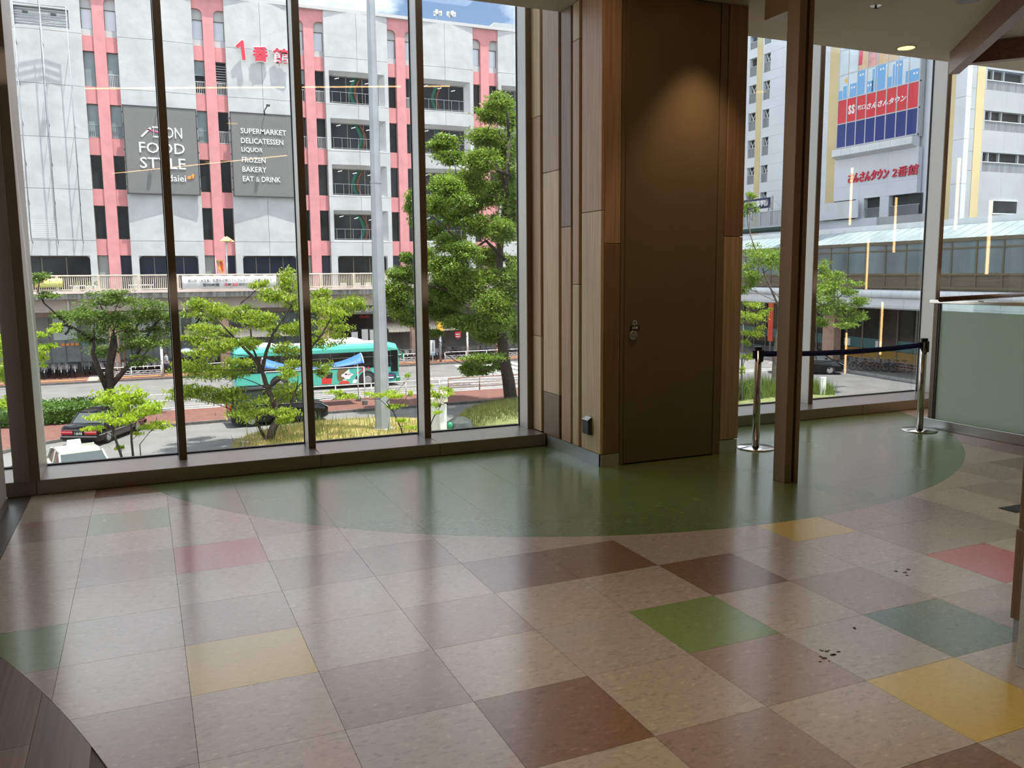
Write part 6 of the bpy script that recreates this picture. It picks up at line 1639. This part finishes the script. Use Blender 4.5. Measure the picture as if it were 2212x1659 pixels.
for i in range(3):
    slabx('wall_panel', 60.1 - i * 3.3, 60.1 - (i + 1) * 3.3 + .012, 8.5, 9.75, 'tower_white', .12); slabx('wall_panel', 60.1 - i * 3.3, 60.1 - (i + 1) * 3.3 + .012, 9.76, 12.5, 'tower_white', .12)
rl = empty('red_tower_sign', (TX - .2, 54, 10), label='row of red characters on the tower wall below the panels', cat='wall sign')
PT = fx(TX - .13)
MB().text('さんさんタウン', (-58.19, -53.31, 10.08, 11.02), PT, .12, .03, shear=.2).build('lettering', 'letter_red', rl)
MB().text('2番館', (-52.94, -50.05, 10.08, 11.0), PT, .12, .004, shear=.1).build('lettering', 'letter_red', rl)
# balconies and parapet below
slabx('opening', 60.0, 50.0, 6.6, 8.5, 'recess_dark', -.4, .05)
slabx('pier', 54.3, 53.25, 5.4, 8.5, 'tower_white', .1)
slabx('pier', 57.2, 56.2, 5.4, 8.5, 'tower_white', .1)
o = MB()
for i in range(70): o.box(TX + .05, 50.1 + i * .085, 6.6, TX + .08, 50.13 + i * .085, 7.5)
o.build('balcony_bars', 'handrail_silver', tw, kind='stuff')
MB().tube([(TX + .06, 50, 7.52), (TX + .06, 56.2, 7.52)], .04, 6).build('balcony_rail', 'handrail_silver', tw)
slabx('parapet', 62.2, 54.3, 4.6, 6.62, 'tower_white', .4); slabx('parapet', 54.28, 49, 4.6, 6.62, 'tower_grey', .15)
slabx('blank_board', 62.1, 56.25, 6.7, 8.35, 'clad_white', .75, .12)
# near block on the right: return wall and the face towards us, its lower brightness painted in grey
def pan(x0, x1, z0, z1, mat='tower_grey', Y=41.0, name='wall_panel', d=.5): return MB().box(x0, Y, z0, x1, Y + d, z1).build(name, mat, tw)
MB().box(58.0, 41.95, 4.5, 58.5, 43.2, 60).build('yellow_stripe', 'tower_yellow', tw)
rz_ = (4.5, 8.2, 11.5, 14.6, 17.6, 20.6, 24)
for z, zq in zip(rz_, rz_[1:]): MB().box(57.99, 41.0, z + .01, 58.5, 41.95, zq - .01).build('wall_panel', 'tower_white', tw)
pan(59.03, 59.88, 4.5, 40, 'tower_yellow', 40.97, 'yellow_stripe')
BW = [(16.73, 15.25), (13.70, 12.26), (10.62, 9.18)]
zz = [40, 16.73, 15.25, 13.70, 12.26, 10.62, 9.18, 4.5]
for i in range(7):
    zt, zb = zz[i], zz[i + 1]
    pan(58.5, 59.03, zb + .01, zt - .01)
    if i % 2 == 0:
        for x0, x1 in ((59.88, 62.4), (62.41, 66), (66.01, 75)): pan(x0, x1, zb + .01, zt - .01)
    else:
        pan(59.88, 60.12, zb + .01, zt - .01); pan(68.5, 75, zb, zt)
        w = MB().box(60.12, 41.42, zb, 68.5, 41.47, zt).build('balcony', 'recess_dark', tw)
        MB().box(60.12, 41.12, zb, 68.5, 41.16, zb + .72).build('balustrade', 'balustrade_grey', w); MB().box(60.12, 41.08, zb + .70, 68.5, 41.18, zb + .76).build('top_rail', 'rail_white', w)
        for x in (61.0, 62.2, 64.4): MB().box(x - .07, 41.2, zb, x + .07, 41.4, zt).build('mullion', 'tower_grey', w)
w = MB().box(61.54, 40.96, 6.05, 64.3, 41.02, 6.98).build('window', 'dark_glass', tw)
MB().box(61.46, 40.93, 5.97, 64.4, 41.0, 6.05).box(61.46, 40.93, 6.98, 64.4, 41.0, 7.06).box(61.46, 40.93, 6.0, 61.54, 41.0, 7.0).build('window_frame', 'tower_white', w)

# ---------------------------------------------------------------- glazed footbridge
Bd = np.array([.114, .993, 0]); Bd /= np.linalg.norm(Bd); Bn = np.array([-Bd[1], Bd[0], 0]); B0 = np.array([50., 40., 0])
def BP(u, z, o=0.0): return B0 + Bd * u + Bn * o + np.array([0, 0, z])
def bb(name, mat, u0, u1, z0, z1, o0, o1, par):
    c_ = BP((u0 + u1) / 2, (z0 + z1) / 2, (o0 + o1) / 2)
    return MB().obox(c_, Bd * (u1 - u0) / 2, Bn * (o1 - o0) / 2, np.array([0, 0, (z1 - z0) / 2])).build(name, mat, par)
fb = empty('glazed_footbridge', (50, 40, -1.1), label='long glazed footbridge with a sloping glass roof and white cladding', cat='footbridge')
U0, U1 = -15.75, 30.95
bb('deck', 'concrete_warm', U0, U1, -1.0, .45, -5.0, -.25, fb)
bb('rear_wall', 'tower_white', U0, U1, .4, 3.6, -5.1, -5.0, fb)
us = [.49 + 2.03 * k for k in range(-8, 16)]
for i, u in enumerate(us):
    bb('mullion', 'bridge_bronze', u - .06, u + .06, .45, 3.62, -.05, .06, fb)
    if i + 1 < len(us):
        v = us[i + 1]
        bb('lower_panel', 'bridge_panel', u + .06, v - .06, .56, 1.30, -.03, .0, fb)
        bb('window', 'bridge_glass', u + .06, v - .06, 1.46, 3.02, -.02, .0, fb)
        bb('vent_window', 'bridge_glass', u + .10, v - .10, 3.12, 3.50, -.02, .02, fb)
        for q in range(2):
            a, b = u + (v - u) * q / 2, u + (v - u) * (q + 1) / 2
            MB().prism([BP(a + .03, 3.70, .05), BP(b - .03, 3.70, .05), BP(b - .03, 4.72, -2.3), BP(a + .03, 4.72, -2.3)], (0, 0, .03)).build('roof_pane', 'bridge_roof_glass', fb)
            MB().bar(BP(a, 3.72, .07), BP(a, 4.75, -2.3), .05, .06).build('roof_rib', 'handrail_silver', fb)
            # rolled white cladding
            prof = [(.05 + .24 * math.sin(t), -.03 - .30 * math.cos(t) * -1) for t in np.linspace(0, math.pi, 8)]
            MB().prism([BP(a + .012, -.03 + .30 * math.cos(t), .02 + .26 * math.sin(t)) for t in np.linspace(0, math.pi, 9)] + [BP(a + .012, -.33, -.3), BP(a + .012, .27, -.3)], Bd * ((v - u) / 2 - .024)).build('cladding_roll', 'clad_white', fb)
        bb('cladding_panel', 'clad_white', u + .012, v - .012, -.88, -.34, -.3, .02, fb)
        MB().prism([BP(u + .012, -.89, .02), BP(u + .012, -1.02, .0), BP(u + .012, -1.12, -.12), BP(u + .012, -1.12, -.3), BP(u + .012, -.89, -.3)], Bd * (v - u - .024)).build('cladding_edge', 'clad_white', fb)
bb('bottom_rail', 'bridge_bronze', U0, U1, .40, .56, -.06, .08, fb); bb('sill_rail', 'bridge_bronze', U0, U1, 1.30, 1.45, -.05, .07, fb); bb('transom', 'bridge_bronze', U0, U1, 3.02, 3.12, -.05, .05, fb); bb('eave_beam', 'bridge_bronze', U0, U1, 3.50, 3.72, -.05, .10, fb)
bb('ridge_cap', 'clad_white', U0, U1, 4.72, 5.15, -3.0, -2.3, fb)
for i, u in enumerate(us[::3]): bb('interior_post', 'juku_navy' if i % 2 else 'rail_grey', u + .8, u + 1.0, 1.4, 3.1, -.5, -.4, fb)

# ---------------------------------------------------------------- shops below the footbridge
bs = empty('bridge_shops', (53, 40, G), label='dark glazed shops with teal and amber bands below the footbridge', cat='shopfront')
bb('wall_body', 'interior_dark', U0, U1, G, -1.0, -6.0, -5.4, bs)
for i in range(23):
    u = -14.7 + i * 1.95
    w = bb('shop_window', 'shop_glass', u + .04, u + 1.91, G + .5, -1.1, -3.55, -3.5, bs)
    bb('window_post', 'frame_bronze', u - .05, u + .05, G + .12, -1.0, -3.6, -3.42, bs)
    if i % 3: bb('teal_band', 'shop_teal', u + .06, u + 1.89, -4.55, -3.75, -3.49, -3.47, bs)
    if i < 12: bb('amber_panel', 'shop_amber', u + .06, u + 1.89, G + .45, -4.62, -3.49, -3.46, bs)
    bb('stall_riser', 'sign_frame', u, u + 1.95, G + .12, G + .48, -3.6, -3.44, bs)
bb('soffit_beam', 'frame_bronze', U0, U1, -1.35, -1.0, -3.7, -3.3, bs)
for u in (4.5, 8.2): bb('shop_poster', 'poster_white', u, u + .7, -4.5, -3.9, -3.46, -3.44, bs)
for u in (9.2, 15.6): bb('wall_pier', 'pillar_tile', u, u + 1.5, G, -1.1, -3.3, -2.6, bs)
ro = empty('orange_shop_sign', (52, 58, G), label='tall orange shop sign between the trees under the footbridge', cat='sign')
c0 = onx(1660, 736, 51.5); c1 = onx(1672, 655, 51.5)
MB().box(51.4, c1[1], c0[2], 51.5, c0[1], c1[2]).build('board', 'shop_orange', ro)
for q in range(4): MB().box(51.38, c1[1] + .2, c0[2] + .3 + q * .7, 51.4, c0[1] - .2, c0[2] + .7 + q * .7).build('print', 'letter_red', ro)
MB().box(51.42, (c0[1] + c1[1]) / 2 - .08, G, 51.48, (c0[1] + c1[1]) / 2 + .08, c0[2]).build('foot', 'frame_bronze', ro)
ps = bb('pavement_bridge', 'kerb_dark', U0, U1, G - .1, G + .14, -6.0, 1.15, None); ps['kind'] = 'structure'
kb = empty('kerb_bridge', tuple(BP(0, G, 1.2)), kind='structure')
for i in range(22): bb('kerb_stone', 'kerb_stone', -14.5 + i * 2, -14.5 + i * 2 + 1.97, G - .05, G + .15, 1.15, 1.32, kb)
rk_ = empty('bicycle_rack', tuple(BP(0, G, .2)), label='low rail rack holding the bicycles under the footbridge', cat='rack')
for z in (.35, .55, .75): MB().tube([BP(-4.0, G + .14 + z, -.8), BP(4.4, G + .14 + z, -.8)], .025, 5).build('rail', 'rust_brown', rk_)
for u in (-4, -1.2, 1.6, 4.4): MB().tube([BP(u, G + .14, -.8), BP(u, G + .95, -.8)], .03, 5).build('post', 'rust_brown', rk_)
# raised walkway with rails at the left end of the tower, and the cram school sign above it
wk = empty('raised_walkway', (58, 64, 5.5), label='raised walkway with grey rails left of the brown post', cat='walkway')
MB().box(57.6, 59.5, 5.75, 61, 70, 6.05).build('deck', 'deck_under', wk); MB().box(57.55, 59.5, 6.0, 57.75, 70, 6.2).build('edge', 'handrail_silver', wk)
o = MB()
for i in range(80): o.box(57.62, 59.6 + i * .13, 6.2, 57.66, 59.64 + i * .13, 7.55)
o.build('balusters', 'handrail_silver', wk, kind='stuff')
MB().tube([(57.64, 59.5, 7.58), (57.64, 70, 7.58)], .05, 6).build('top_rail', 'handrail_silver', wk)
for y in (61, 63.4, 66): MB().box(57.58, y - .06, 6.1, 57.7, y + .06, 7.6).build('post', 'handrail_silver', wk)
MB().tube([(57.7, 62.4, 7.6), (57.7, 61.9, 8.5), (57.7, 61.2, 8.5), (57.7, 60.4, 7.6)], .04, 6).build('gate_hoop', 'handrail_silver', wk)
js = empty('navy_board_sign', (57.9, 63.6, 7.3), label='navy board with white characters above the raised walkway', cat='sign')
MB().bbox(57.9, 62.45, 7.98, 58.05, 66.4, 8.98, .02).build('board', 'juku_navy', js)
MB().text('個別指導学院', (-66.2, -62.6, 8.18, 8.80), fx(57.895), .02, .035, res=1).build('lettering', 'letter_white', js)
MB().bbox(57.92, 62.6, 7.35, 58.0, 64.9, 7.95, .02).build('lower_board', 'poster_white', js)
MB().box(57.95, 62.1, 6.1, 58.1, 62.35, 9.1).build('post', 'handrail_silver', js)
